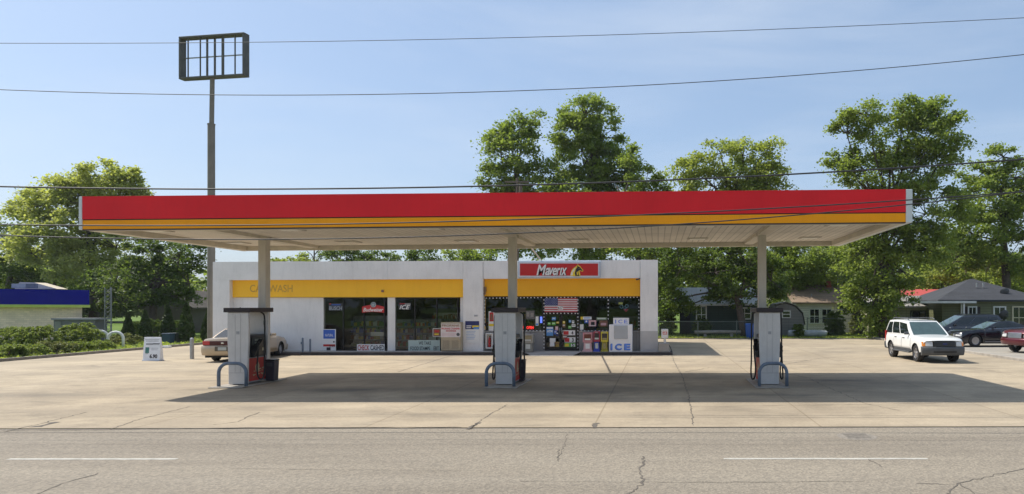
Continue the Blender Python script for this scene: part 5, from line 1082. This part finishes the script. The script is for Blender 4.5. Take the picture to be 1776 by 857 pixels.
# rolls of pale sheeting and blue bin along the back
x0, Yq = X(1392, 53), 53.0; m = MB(); m.lathe([(0, -1.1), (.22, -1.1), (.26, -.9), (.24, .2), (.27, .8), (.24, 1.1), (0, 1.1)], (x0, Yq, .32), 'X', 12); tag(m.build('sheeting_roll', M('sheeting', (.34, .37, .38), .7, var=.2, scale=4), loc=(x0, Yq, 0), smooth=40), 'long pale roll of sheeting lying on the grass before the shed', 'roll', 'pale rolls on the back grass')
x0 = X(1420, 53.2); m = MB(); m.lathe([(0, -.6), (.2, -.6), (.25, -.4), (.24, .4), (.2, .6), (0, .6)], (x0, 53.2, .3), 'X', 12); tag(m.build('sheeting_roll', M('sheeting', (.34, .37, .38)), loc=(x0, 53.2, 0), smooth=40), 'short pale roll beside the long one, nearer the white bungalow', 'roll', 'pale rolls on the back grass')
x0 = X(1248, 52.6); m = MB(); m.tube([(x0 - 1.9, 52.6, .42), (x0, 52.55, .46), (x0 + 1.6, 52.5, .44)], [.14, .13, .12], 10); m.box(x0 - 1.2, x0 - 1.0, 52.4, 52.8, 0, .3); m.box(x0 + .8, x0 + 1.0, 52.35, 52.75, 0, .32); tag(m.build('log', M('log_pale', (.28, .26, .23), .9, var=.2), loc=(x0, 52.6, 0), smooth=40), 'long bleached log propped behind the back fence', 'log')
xb, yb_ = X(1300, 51.7), 51.7; t = thing('wheelie_bin', 'blue plastic wheelie bin standing at the back fence', 'wheelie bin', (xb, yb_, 0)); bl = M('bin_blue', (.012, .075, .30), .45)
m = MB(); m.hexa([(-.24, -.25, .04), (.24, -.25, .04), (.24, .2, .04), (-.24, .2, .04)], [(-.32, -.36, 1.02), (.32, -.36, 1.02), (.32, .36, 1.02), (-.32, .36, 1.02)]); m.build('body', bl, t, local=True, bevel=.03)
m = MB(); m.hexa([(-.34, -.4, 1.022), (.34, -.4, 1.022), (.34, .38, 1.022), (-.34, .38, 1.022)], [(-.3, -.34, 1.10), (.3, -.34, 1.10), (.3, .36, 1.12), (-.3, .36, 1.12)]); m.build('lid', bl, t, local=True, bevel=.02)
for s in (-1, 1): m = MB(); m.lathe([(0, -.03), (.1, -.03), (.1, .03), (0, .03)], (s * .2, .24, .1), 'X', 14); m.build('wheel', rubber, t, local=True)
# chain link fence
def chain_fence(label, a, b, h=1.25, sp_=2.6):
    A, B = Vector((*a, 0)), Vector((*b, 0)); d = (B - A); Ln = d.length; d.normalize(); t = thing('chain_link_fence', label, 'fence', A); fm = M('fence_wire', (.16, .19, .17), .5, .5)
    n = int(Ln / sp_)
    for i in range(n + 1):
        p = A + d * (Ln * i / n); m = MB(); m.cyl((p.x, p.y, 0), (p.x, p.y, h + .06), .035, n=8); m.build('post', fm, t)
    m = MB(); m.cyl(A + Vector((0, 0, h)), B + Vector((0, 0, h)), .022, n=6); m.build('rail', fm, t)
    m = MB(); s = .17; k = int((Ln + h) / s); nrm = Vector((-d.y, d.x, 0))
    for i in range(k):
        for sg_ in (1, -1):
            u0 = i * s - (h if sg_ > 0 else 0); u1 = u0 + sg_ * h if sg_ > 0 else u0 - h
            if sg_ < 0: u0 = i * s
            z0, z1 = .04, h
            def cl(u): return max(0, min(Ln, u))
            if abs(u1 - u0) < 1e-6: continue
            c0, c1 = cl(u0), cl(u1)
            if abs(c0 - c1) < .02: continue
            za = z0 + (z1 - z0) * (c0 - u0) / (u1 - u0); zb = z0 + (z1 - z0) * (c1 - u0) / (u1 - u0); w2 = .004
            p, q = A + d * c0, A + d * c1; m.add([(p.x, p.y, za - w2), (q.x, q.y, zb - w2), (q.x, q.y, zb + w2), (p.x, p.y, za + w2)], [(0, 1, 2, 3)])
    m.build('mesh', fm, t)
chain_fence('green grey chain link fence along the back behind the blue bin', (X(1143, 52.2), 52.2), (X(1345, 52.4), 52.4)); chain_fence('chain link fence before the white bungalow, right of the third pump', (X(1400, 54.4), 54.4), (X(1516, 53.5), 53.5), 1.45)
# ------- left side of the picture
YH = 47.0; bx1 = X(135, YH); t = thing('blue_fascia_building', 'pale brick building with a deep blue fascia and lime edge', 'building', (bx1 - 8, YH, 0)); xx0 = bx1 - 16
m = MB(); m.prism([(xx0, YH + .35, 0), (bx1, YH + .35, 0), (bx1 - 7.6, YH + 9.4, 0), (xx0, YH + 9.4, 0)], (0, 0, 2.6)); m.build('wall', plank_mat('brick_pale', (.86, .67, .52), .4, .13, .10, .8, mortar=-.08, axes='XZ', rough=.9), t)
bl_ = M('fascia_blue', (.006, .009, .22), .55, var=.12, scale=.6, spec=.05); xf1 = X(155, YH)
m = MB(); m.hexa([(xx0, YH, 2.58), (xf1, YH, 2.50), (xf1 - 8, YH + 9.7, 2.50), (xx0, YH + 9.7, 2.58)], [(xx0, YH, 3.72), (xf1, YH, 3.50), (xf1 - 8, YH + 9.7, 3.50), (xx0, YH + 9.7, 3.72)]); fa = m.build('fascia', bl_, t)
m = MB(); m.hexa([(xx0, YH - .12, 2.40), (xf1 + .15, YH - .12, 2.31), (xf1 - 7.9, YH + 9.8, 2.31), (xx0, YH + 9.8, 2.40)], [(xx0, YH - .12, 2.575), (xf1 + .15, YH - .12, 2.495), (xf1 - 7.9, YH + 9.8, 2.495), (xx0, YH + 9.8, 2.575)]); m.build('lime_edge', M('lime_edge', (.42, .50, .09), .5), t)
m = MB(); xq = X(32, YH + 2); m.box(xq - .5, xq + .5, YH + 2, YH + 3, 3.7, 4.0); m.build('air_unit', galv, t)
m = MB(); xq = X(62, YH + 5); m.hexa([(xq - 1.6, YH + 5, 3.7), (xq + 1.6, YH + 5, 3.7), (xq + 1.6, YH + 6, 3.7), (xq - 1.6, YH + 6, 3.7)], [(xq - 1.2, YH + 5, 4.22), (xq - .1, YH + 5, 4.18), (xq - .1, YH + 6, 4.18), (xq - 1.2, YH + 6, 4.22)]); m.build('roof_hood', M('hood_tan', (.6, .52, .40), .6), t)
YH = 45.6; t = thing('utility_shed', 'low grey shed with flat roof beside the pale brick building', 'shed', (X(132, YH), YH, 0)); m = MB(); m.box(X(93, YH), X(165, YH), YH, YH + 1.0, 0, 1.50); m.build('wall', M('shed_grey', (.14, .14, .15), .6, var=.15), t)
m = MB(); m.box(X(91, YH), X(170, YH), YH - .12, YH + 1.1, 1.502, 1.62); m.build('roof', M('shed_cap', (.22, .22, .24), .5), t); m = MB(); m.box(X(96, YH), X(106, YH), YH - .03, YH - .004, .3, 1.4); m.build('door', M('shed_door', (.20, .20, .18), .6), t)
# lattice mast
YH = 45.0; xs = X(187, YH); t = thing('lattice_mast', 'slim grey lattice mast between the shed and the dark tree', 'mast', (xs, YH, 0)); m = MB(); lg = [(-.19, 0), (.19, 0), (0, .3)]; ht_ = Z(498, YH)
for (a, b) in lg: m.cyl((xs + a, YH + b, 0), (xs + a, YH + b, ht_), .028, n=6)
m.build('leg', M('mast_grey', (.22, .225, .23), .6, .3), t); m = MB(); z = .2; i = 0
while z < ht_ - .3:
    for k in range(3):
        p, q = lg[k], lg[(k + 1) % 3]; m.cyl((xs + p[0], YH + p[1], z), (xs + q[0], YH + q[1], z + .28), .016, n=4, cap=False)
    z += .28
m.build('bracing', M('mast_grey', (.22, .225, .23)), t)
YH = 62; house('brown_house', 'dark brown roofed house behind the arborvitae left of the shop', 'house', (X(290, YH), YH, 0), R(4), 4.0, 7, 2.4, 1.3, M('house_dark', (.10, .085, .07), .8), shingles('shingle_umber', (.09, .075, .06)), 'gable_front', [])
YH = 118; house('far_house', 'far tan roofed house across the back street', 'house', (X(352, YH), YH, 0), 0, 12, 8, 3, 2.2, siding('siding_white', (.74, .69, .67)), shingles('shingle_rust', (.22, .12, .08)), 'gable', [(-2, -1, 1, 2.4), (1.4, 2.4, 1, 2.4)])
for (px, Y, c, lb) in ((292, 45.0, (.03, .06, .10), 'dark blue household bin among the arborvitae'), (303, 45.6, (.03, .04, .035), 'dark green household bin among the arborvitae')):
    xs = X(px, Y); t = thing('household_bin', lb, 'bin', (xs, Y, 0)); m = MB(); m.hexa([(-.22, -.22, 0), (.22, -.22, 0), (.22, .22, 0), (-.22, .22, 0)], [(-.26, -.26, .58), (.26, -.26, .58), (.26, .26, .58), (-.26, .26, .58)]); mt = M('household_%s' % lb.split()[1], c, .5); m.build('body', mt, t, local=True, bevel=.03); m = MB(); m.box(-.28, .28, -.28, .28, .582, .65); m.build('lid', mt, t, local=True, bevel=.02)
m = MB(); x0, y0 = G(287, 603.5); m.box(x0 - .25, x0 + .25, y0 - .15, y0 + .15, 0.0, .12); tag(m.build('concrete_block', white_paint, loc=(x0, y0, 0), bevel=.02), 'pale concrete block lying by the left kerb', 'block')

# ================================================================== TREES AND SHRUBS
LV = dict(bright=leaf_mat('leaf_bright', (.25, .30, .075), (.34, .37, .115)), mid=leaf_mat('leaf_mid', (.165, .225, .052), (.25, .30, .085)), dark=leaf_mat('leaf_dark', (.075, .118, .03), (.135, .18, .05)),
          light=leaf_mat('leaf_light', (.33, .36, .12), (.43, .44, .17), .52), hedge=leaf_mat('leaf_hedge', (.15, .195, .05), (.25, .29, .09), .42), conifer=leaf_mat('leaf_conifer', (.035, .06, .018), (.07, .10, .026), .12), pale=leaf_mat('leaf_pale', (.17, .19, .06), (.24, .24, .10), .25))
def leaf_mesh(name, P, size, mat, parent=None, up=.55):
    """one diamond-shaped leaf spray (two faces, folded) at each point of P"""
    n = len(P); nr = rng.normal(size=(n, 3)); nr[:, 2] = np.abs(nr[:, 2]) + up; nr /= np.linalg.norm(nr, axis=1)[:, None]
    a = rng.normal(size=(n, 3)); a -= nr * (a * nr).sum(1)[:, None]; a /= np.linalg.norm(a, axis=1)[:, None]; b = np.cross(nr, a)
    s = size * rng.uniform(.55, 1.3, size=(n, 1)); wd = s * rng.uniform(.32, .5, size=(n, 1))
    V = np.stack([P - a * s * .5, P + b * wd - nr * wd * .35, P + a * s * .5 - nr * s * .12, P - b * wd - nr * wd * .35], 1).reshape(-1, 3)
    me = bpy.data.meshes.new(name); me.vertices.add(4 * n); me.vertices.foreach_set('co', V.astype(np.float32).ravel())
    i = np.arange(n) * 4; F = np.stack([i, i + 1, i + 2, i, i + 2, i + 3], 1).ravel().astype(np.int32)
    me.loops.add(6 * n); me.loops.foreach_set('vertex_index', F); me.polygons.add(2 * n); me.polygons.foreach_set('loop_start', (np.arange(2 * n) * 3).astype(np.int32))
    me.materials.append(mat); me.update(calc_edges=True); me.validate()
    o = bpy.data.objects.new(name, me); COL.objects.link(o)
    if parent is not None: o.parent = parent
    return o
def boughs(lobes, dens, nl, br, shell=.55, jit=1.0):
    """points clustered on boughs spread through the ellipsoidal lobes (cx, cy, cz, rx, ry, rz)"""
    out, cen = [], []
    for (cx, cy, cz, rx, ry, rz) in lobes:
        k = max(4, int(dens * 4 * (rx * rz + rx * ry + ry * rz)))
        d = rng.normal(size=(k, 3)); d /= np.linalg.norm(d, axis=1)[:, None]; r = rng.uniform(0, 1, size=(k, 1)) ** (1 / 3); r = shell + (1.06 - shell) * r
        r *= 1 + jit * rng.uniform(-.18, .14, size=(k, 1)); c = np.array([cx, cy, cz]) + d * r * np.array([rx, ry, rz]); cen.append(c)
        q = rng.uniform(.55, 1.25, size=(k, 1, 1)) * br; m_ = rng.normal(size=(k, nl, 3)) * q * np.array([.5, .5, .27])
        keep = rng.uniform(size=(k, nl)) < rng.uniform(.45, 1.0, size=(k, 1)); p = c[:, None, :] + m_; p[:, :, 2] -= .18 * (m_[:, :, 0] ** 2 + m_[:, :, 1] ** 2) / br
        out.append(p[keep])
    return np.concatenate(out), cen
def limb(mb, a, b, r0, r1, bend=.12, n=5):
    a, b = Vector(a), Vector(b); L_ = (b - a).length; pts = []
    for i in range(n + 1):
        f = i / n; p = a.lerp(b, f); k = math.sin(math.pi * f) * L_ * bend; pts.append(p + Vector((random.uniform(-.5, .5) * k, random.uniform(-.5, .5) * k, k * .35)))
    mb.tube(pts, [r0 + (r1 - r0) * i / n for i in range(n + 1)], 7, cap=True); return pts
def tree(label, bpx, Y, lob, leaf='mid', trunk_r=.35, size=.23, dens=.70, nl=190, br=.8, name='tree', cat='tree', group='trees behind the station', fork=.45, depth=.9, base_z=0, shell=.5):
    x = X(bpx, Y); t = thing(name, label, cat, (x, Y, base_z), 0, group); W_ = []
    for (cx, cy, rx, ry) in lob:
        s = Y / FPX; rr = (rx + ry) / 2 * s * depth; W_.append((X(cx, Y), Y + random.uniform(-.5, .5) * rr, Z(cy, Y), rx * s, rr, ry * s))
    P_, cen = boughs(W_, dens, nl, br, shell); P_ = P_[P_[:, 2] > .15 + base_z]; P_ -= np.array([x, Y, base_z]); leaf_mesh('crown', P_, size, LV[leaf], t)
    zt = max(w_[2] for w_ in W_); zl = min(w_[2] - w_[5] for w_ in W_); xm = sum(w_[0] for w_ in W_) / len(W_)
    zf = max(1.8, zl + (zt - zl) * fork * .5); m = MB(); F = Vector((x + (xm - x) * .25, Y, zf)); pt = limb(m, (x, Y, base_z - .05), F, trunk_r, trunk_r * .75, .03)
    top = Vector((xm, Y, zl + (zt - zl) * .75)); limb(m, F, top, trunk_r * .72, trunk_r * .2, .06, 7)
    for w_, c in zip(W_, cen):
        f = random.uniform(.1, .7); st = F.lerp(top, f); e = Vector((w_[0], w_[1], w_[2] - w_[5] * .25))
        limb(m, st, e, trunk_r * (.42 - .25 * f), trunk_r * .10, .10)
        for q in c[:: max(1, len(c) // 7)]: limb(m, e, q, trunk_r * .11, .015, .10, 3)
    m.build('trunk', bark, t, smooth=True); return t
tree('tall broad tree rising above the shop at the left of the pair', 885, 60, [(900, 222, 32, 26), (918, 212, 22, 20), (868, 246, 24, 24), (895, 272, 46, 32), (872, 306, 36, 32), (935, 305, 32, 36), (900, 350, 56, 38), (875, 402, 50, 40), (935, 400, 52, 46)], 'mid', .4)
tree('tallest dense rounded tree rising above the shop roof', 1010, 62, [(1015, 196, 42, 28), (1000, 230, 44, 34), (1042, 228, 36, 38), (1012, 275, 50, 40), (1052, 290, 44, 38), (1085, 290, 26, 30), (1005, 330, 50, 38), (1065, 345, 46, 40), (1040, 400, 64, 56)], 'mid', .5, dens=.85, size=.22)
tree('smaller tree with trailing boughs beside the tallest tree', 1118, 57, [(1120, 312, 26, 22), (1095, 275, 14, 20), (1120, 350, 46, 36), (1110, 420, 56, 48), (975, 330, 30, 18), (1000, 345, 26, 16)], 'mid', .3)
tree('wide airy yellow green tree behind the canopy right half', 1262, 58, [(1250, 262, 30, 18), (1335, 250, 22, 18), (1290, 262, 26, 20), (1345, 280, 18, 20), (1205, 292, 42, 20), (1300, 300, 52, 28), (1240, 318, 56, 28), (1330, 325, 34, 30), (1290, 362, 66, 42), (1200, 368, 56, 42), (1250, 432, 76, 46)], 'bright', .38)
tree('dark low tree with a thick trunk in front of the green cottage', 1292, 53.5, [(1180, 455, 42, 40), (1240, 462, 52, 42), (1300, 455, 52, 38), (1166, 512, 30, 38), (1275, 500, 48, 26), (1335, 478, 36, 36), (1230, 505, 30, 18), (1325, 512, 26, 14), (1262, 512, 40, 13), (1195, 525, 20, 16)], 'dark', .34, dens=.6, br=.7, size=.2)
tree('mid green tree behind the grey barn shed', 1385, 66, [(1375, 455, 50, 40), (1430, 465, 46, 40), (1400, 497, 50, 22), (1350, 440, 36, 36), (1352, 505, 26, 22)], 'mid', .35)
tree('mid green tree behind the white bungalow chimney', 1470, 70, [(1470, 450, 44, 38), (1440, 425, 40, 26), (1500, 470, 36, 30), (1470, 490, 40, 20)], 'mid', .35)
tree('tallest tree at the right with an ivy clad trunk', 1531, 51, [(1498, 196, 36, 22), (1468, 226, 32, 22), (1558, 200, 36, 26), (1625, 205, 42, 30), (1590, 196, 30, 22), (1600, 242, 56, 38), (1530, 252, 50, 36), (1455, 272, 24, 20), (1482, 302, 34, 22), (1642, 258, 30, 38), (1560, 312, 66, 42), (1600, 362, 66, 46), (1530, 392, 56, 46), (1500, 442, 46, 42), (1562, 462, 46, 36), (1605, 425, 46, 36), (1528, 505, 26, 34), (1495, 505, 34, 30), (1560, 505, 26, 26), (1534, 550, 22, 26), (1508, 548, 20, 20), (1520, 572, 26, 14)], 'mid', .36, dens=.8, size=.21, nl=190)
tree('broad bright tree leaning in at the right picture edge', 1745, 61, [(1740, 268, 30, 16), (1700, 300, 36, 22), (1765, 300, 36, 28), (1720, 350, 56, 42), (1775, 380, 40, 46), (1690, 402, 46, 46), (1750, 442, 56, 42), (1662, 442, 40, 42), (1810, 340, 40, 46)], 'mid', .42)
tree('dark low tree hiding the right end of the white bungalow', 1492, 57, [(1470, 505, 26, 24), (1498, 518, 28, 30), (1482, 540, 20, 18)], 'dark', .2, br=.6, size=.2)
tree('dark tree filling the gap behind the shop corner', 1160, 62, [(1155, 470, 30, 40), (1165, 505, 28, 30)], 'dark', .25, size=.2)
tree('light green tree behind the red house', 1650, 74, [(1640, 488, 46, 28), (1600, 495, 30, 30), (1675, 478, 36, 30)], 'bright', .3)
tree('pale green tree behind the dark hipped roof', 1720, 72, [(1715, 470, 46, 28), (1765, 478, 40, 30), (1690, 490, 36, 20)], 'bright', .3)
tree('broad pale yellow green tree at the far left', 165, 58, [(190, 302, 44, 26), (132, 312, 32, 22), (100, 330, 36, 24), (180, 330, 50, 30), (222, 345, 32, 32), (150, 350, 44, 28), (82, 352, 46, 24), (38, 358, 36, 20), (120, 402, 64, 40), (60, 432, 44, 34), (200, 420, 54, 44), (150, 452, 56, 36), (225, 300, 18, 22)], 'light', .4, dens=.7)
tree('dark dense tree shading the arborvitae left of the shop', 262, 54, [(270, 428, 50, 34), (322, 442, 36, 36), (262, 488, 52, 42), (200, 482, 42, 34), (332, 485, 26, 26), (225, 520, 46, 26), (300, 510, 34, 22), (345, 415, 18, 18)], 'dark', .34, dens=.6, br=.7, size=.2)
tree('dark tree at the left picture edge behind the blue fascia', 12, 63, [(15, 428, 26, 44), (8, 475, 32, 36), (42, 455, 22, 30)], 'dark', .3)
tree('mid green tree above the blue fascia roof', 95, 66, [(95, 470, 46, 30), (50, 480, 40, 24), (135, 480, 36, 26)], 'mid', .3)
tree('bright round topped tree just above the shop parapet left of the bare branches', 500, 68, [(502, 452, 30, 14), (520, 462, 26, 14), (485, 465, 22, 12)], 'bright', .25)
tree('dark leafed tree above the parapet behind the first window', 612, 70, [(590, 448, 36, 20), (640, 445, 36, 18), (610, 470, 56, 22)], 'dark', .3)
tree('dark tree above the parapet behind the second window', 722, 71, [(700, 450, 26, 16), (738, 448, 28, 18), (720, 470, 44, 20)], 'dark', .3)
tree('mid green tree above the parapet behind the white pier', 815, 69, [(800, 445, 28, 18), (835, 442, 30, 20), (815, 468, 46, 22)], 'mid', .3)
x = X(545, 64); t = thing('bare_tree', 'thin bare branched tree above the shop parapet', 'tree', (x, 64, 0), 0, 'trees behind the station'); m = MB(); limb(m, (x, 64, 0), (x, 64, 8.2), .14, .05, .02)
for k in range(9): z = 4.6 + k * .42; limb(m, (x, 64, z), (x + random.uniform(-1.6, 1.6), 64 + random.uniform(-.6, .6), z + random.uniform(.9, 1.7)), .05, .012, .1)
m.build('trunk', bark, t, smooth=True)
# wood across the road, seen mirrored in the shop windows
LB = [(x + random.uniform(-2, 2), -42 + random.uniform(-4, 4), random.uniform(3.0, 5.5), 5, 3.2, random.uniform(3, 5.5)) for x in range(-75, 60, 6)]
P_, _ = boughs(LB, .10, 36, 1.5); o = leaf_mesh('woods', P_[P_[:, 2] > 0], .9, LV['mid']); o['kind'] = 'stuff'; o['label'] = 'leafy wood across the road mirrored in the shop windows'; o['category'] = 'woods'
# far wood closing the view
LW = []
for px in range(-700, 2500, 38):
    Y = 96 + random.uniform(-6, 10); s = Y / FPX; cy = random.uniform(452, 488) if px > 1120 else random.uniform(478, 506) if (px < 300 or px > 900) else random.uniform(492, 510); rx, ry = random.uniform(40, 60), random.uniform(26, 40)
    LW.append((X(px, Y), Y, Z(cy, Y), rx * s, 3.0, ry * s)); LW.append((X(px + 15, Y), Y + 2, Z(518, Y), rx * s, 3.0, 30 * s))
LW = [q for q in LW if not (-66 < q[0] < -60)]
P_, _ = boughs(LW, .3, 80, 1.2); P_ = P_[P_[:, 2] > 0]; o = leaf_mesh('woods', P_, .5, LV['mid']); o['kind'] = 'stuff'; o['label'] = 'far green wood closing the view behind the houses'; o['category'] = 'woods'
# arborvitae
for i, (px, Y, top, wpx, lb) in enumerate(((222, 46.5, 546, 16, 'shortest and leftmost dark arborvitae, next to the pale bush'), (252, 46, 541, 18, 'slim arborvitae right of the leftmost one, behind the price board'), (291, 46.8, 531, 19, 'dark arborvitae behind the household bins'), (323, 46, 527, 21, 'tallest arborvitae, in front of the brown roof'), (361, 47, 540, 19, 'arborvitae half hidden by the tall sign pole'))):
    x = X(px, Y); h = Z(top, Y); hw_ = wpx * Y / FPX / 2 * 1.15; t = thing('arborvitae', lb, 'shrub', (x, Y, 0), 0, 'row of arborvitae by the lot'); n = 2600
    z = rng.uniform(.0, 1, n) ** .85; r_ = hw_ * np.where(z < .15, .75 + z * 1.6, (1 - ((z - .15) / .85) ** 1.5)) * rng.uniform(.7, 1.05, n); a = rng.uniform(0, 2 * np.pi, n); P_ = np.stack([r_ * np.cos(a), r_ * np.sin(a), .08 + z * h], 1); leaf_mesh('foliage', P_, .17, LV['conifer'], t, up=-.2)
    m = MB(); m.cyl((0, 0, -.02), (0, 0, h * .8), .05, .02, 8); m.build('stem', bark, t, local=True)
def shrub(label, px, Y, base_py, rx_px, top_py, leaf='hedge', lobes=2, name='shrub', group='bushes along the left kerb', size=.085):
    x = X(px, Y); s = Y / FPX; h = Z(top_py, Y); hw_ = rx_px * s; t = thing(name, label, 'shrub', (x, Y, 0), 0, group); LB = []
    for i in range(lobes): u = (i + .5) / lobes * 2 - 1; LB.append((u * hw_ * .55, random.uniform(-.2, .2), h * .46, hw_ * (.62 if lobes > 1 else 1), .75, h * random.uniform(.48, .53)))
    P_, cen = boughs(LB, 13.0, 130, .14, .7, .4); P_ = P_[P_[:, 2] > .02]; leaf_mesh('foliage', P_, size, LV[leaf], t, up=.3)
    m = MB()
    for q in LB: limb(m, (q[0] * .5, 0, -.02), (q[0], q[1], q[2] + .2), .04, .012)
    m.build('stem', bark, t, local=True)
shrub('large clipped bush at the left picture edge below the brick wall', 20, 38.5, 600, 44, 568); shrub('large rounded bush below the middle of the brick wall', 68, 38, 600, 36, 565); shrub('large wide bush in front of the grey shed', 136, 39.5, 597, 36, 562)
shrub('low ragged bush at the lot kerb, left edge', 8, 32.2, 620, 26, 598); shrub('low light green bush by the kerb, second along', 48, 33.5, 617, 24, 597, 'hedge', 2); shrub('low yellowish bush by the kerb, before the wide bush', 94, 35.2, 612, 26, 592, 'pale', 2); shrub('low bush by the kerb left of the round one', 133, 36.6, 608, 24, 593, 'hedge', 2)
shrub('small round dark bush before the hidden hoop rail', 173, 38.2, 607, 17, 590, 'hedge', 1); shrub('pale grey green bush behind the white hoop rail', 217, 42.5, 600, 20, 578, 'pale', 1)
shrub('scrubby bush at the fence right of the grey shed', 1448, 54.8, 580, 16, 540, 'dark', 3, group='scrub along the back fence'); shrub('low weedy bush before the grey barn shed', 1384, 52.9, 580, 9, 562, 'dark', 2, group='scrub along the back fence'); shrub('green bush in the gap right of the shop corner', 1158, 56, 565, 15, 540, 'hedge', 3, group='scrub along the back fence'); shrub('white flowering bush by the white bungalow', 1487, 58, 575, 14, 545, 'pale', 3, group='scrub along the back fence')
shrub('low bush under the window of the green cottage', 1218, 54.6, 575, 14, 553, 'dark', 3, group='scrub along the back fence')
for px, rx, top, lb in ((238, 16, 556, 'dark undergrowth bush between the two leftmost arborvitae'), (272, 16, 552, 'dark undergrowth bush left of the household bins'), (308, 15, 556, 'dark undergrowth bush before the tallest arborvitae')):
    shrub(lb, px, 49.5, 590, rx, top, 'dark', 2, group='undergrowth behind the arborvitae')
# grass tufts
def tufts(name, xa_, xb_, ya, yb2, n, label):
    P_ = np.stack([rng.uniform(xa_, xb_, n), rng.uniform(ya, yb2, n), rng.uniform(.02, .10, n)], 1); o = leaf_mesh(name, P_, .16, LV['bright'], None, up=-.3); o['kind'] = 'stuff'; o['label'] = label; o['category'] = 'grass'
tufts('grass', -45, -28.9, 30, 56, 9000, 'short lawn grass beyond the left kerb'); tufts('grass', -.5, 22, 51, 60, 9000, 'rough grass along the back fence')

# ------------------------------------------------------------------ summer haze in the air round the whole place
hm_ = bpy.data.materials.new('haze_air'); hm_.use_nodes = True; t_ = hm_.node_tree; t_.nodes.clear()
ho = t_.nodes.new('ShaderNodeOutputMaterial'); pv = t_.nodes.new('ShaderNodeVolumePrincipled'); pv.inputs['Color'].default_value = (.86, .92, 1, 1); pv.inputs['Density'].default_value = .0002; pv.inputs['Anisotropy'].default_value = .25
t_.links.new(pv.outputs[0], ho.inputs['Volume'])
hb = MB().box(-620, 620, -520, 920, -1.1, 32).build('haze', hm_); struct(hb, True); hb['label'] = 'thin pale summer haze filling the air'; hb['category'] = 'haze'
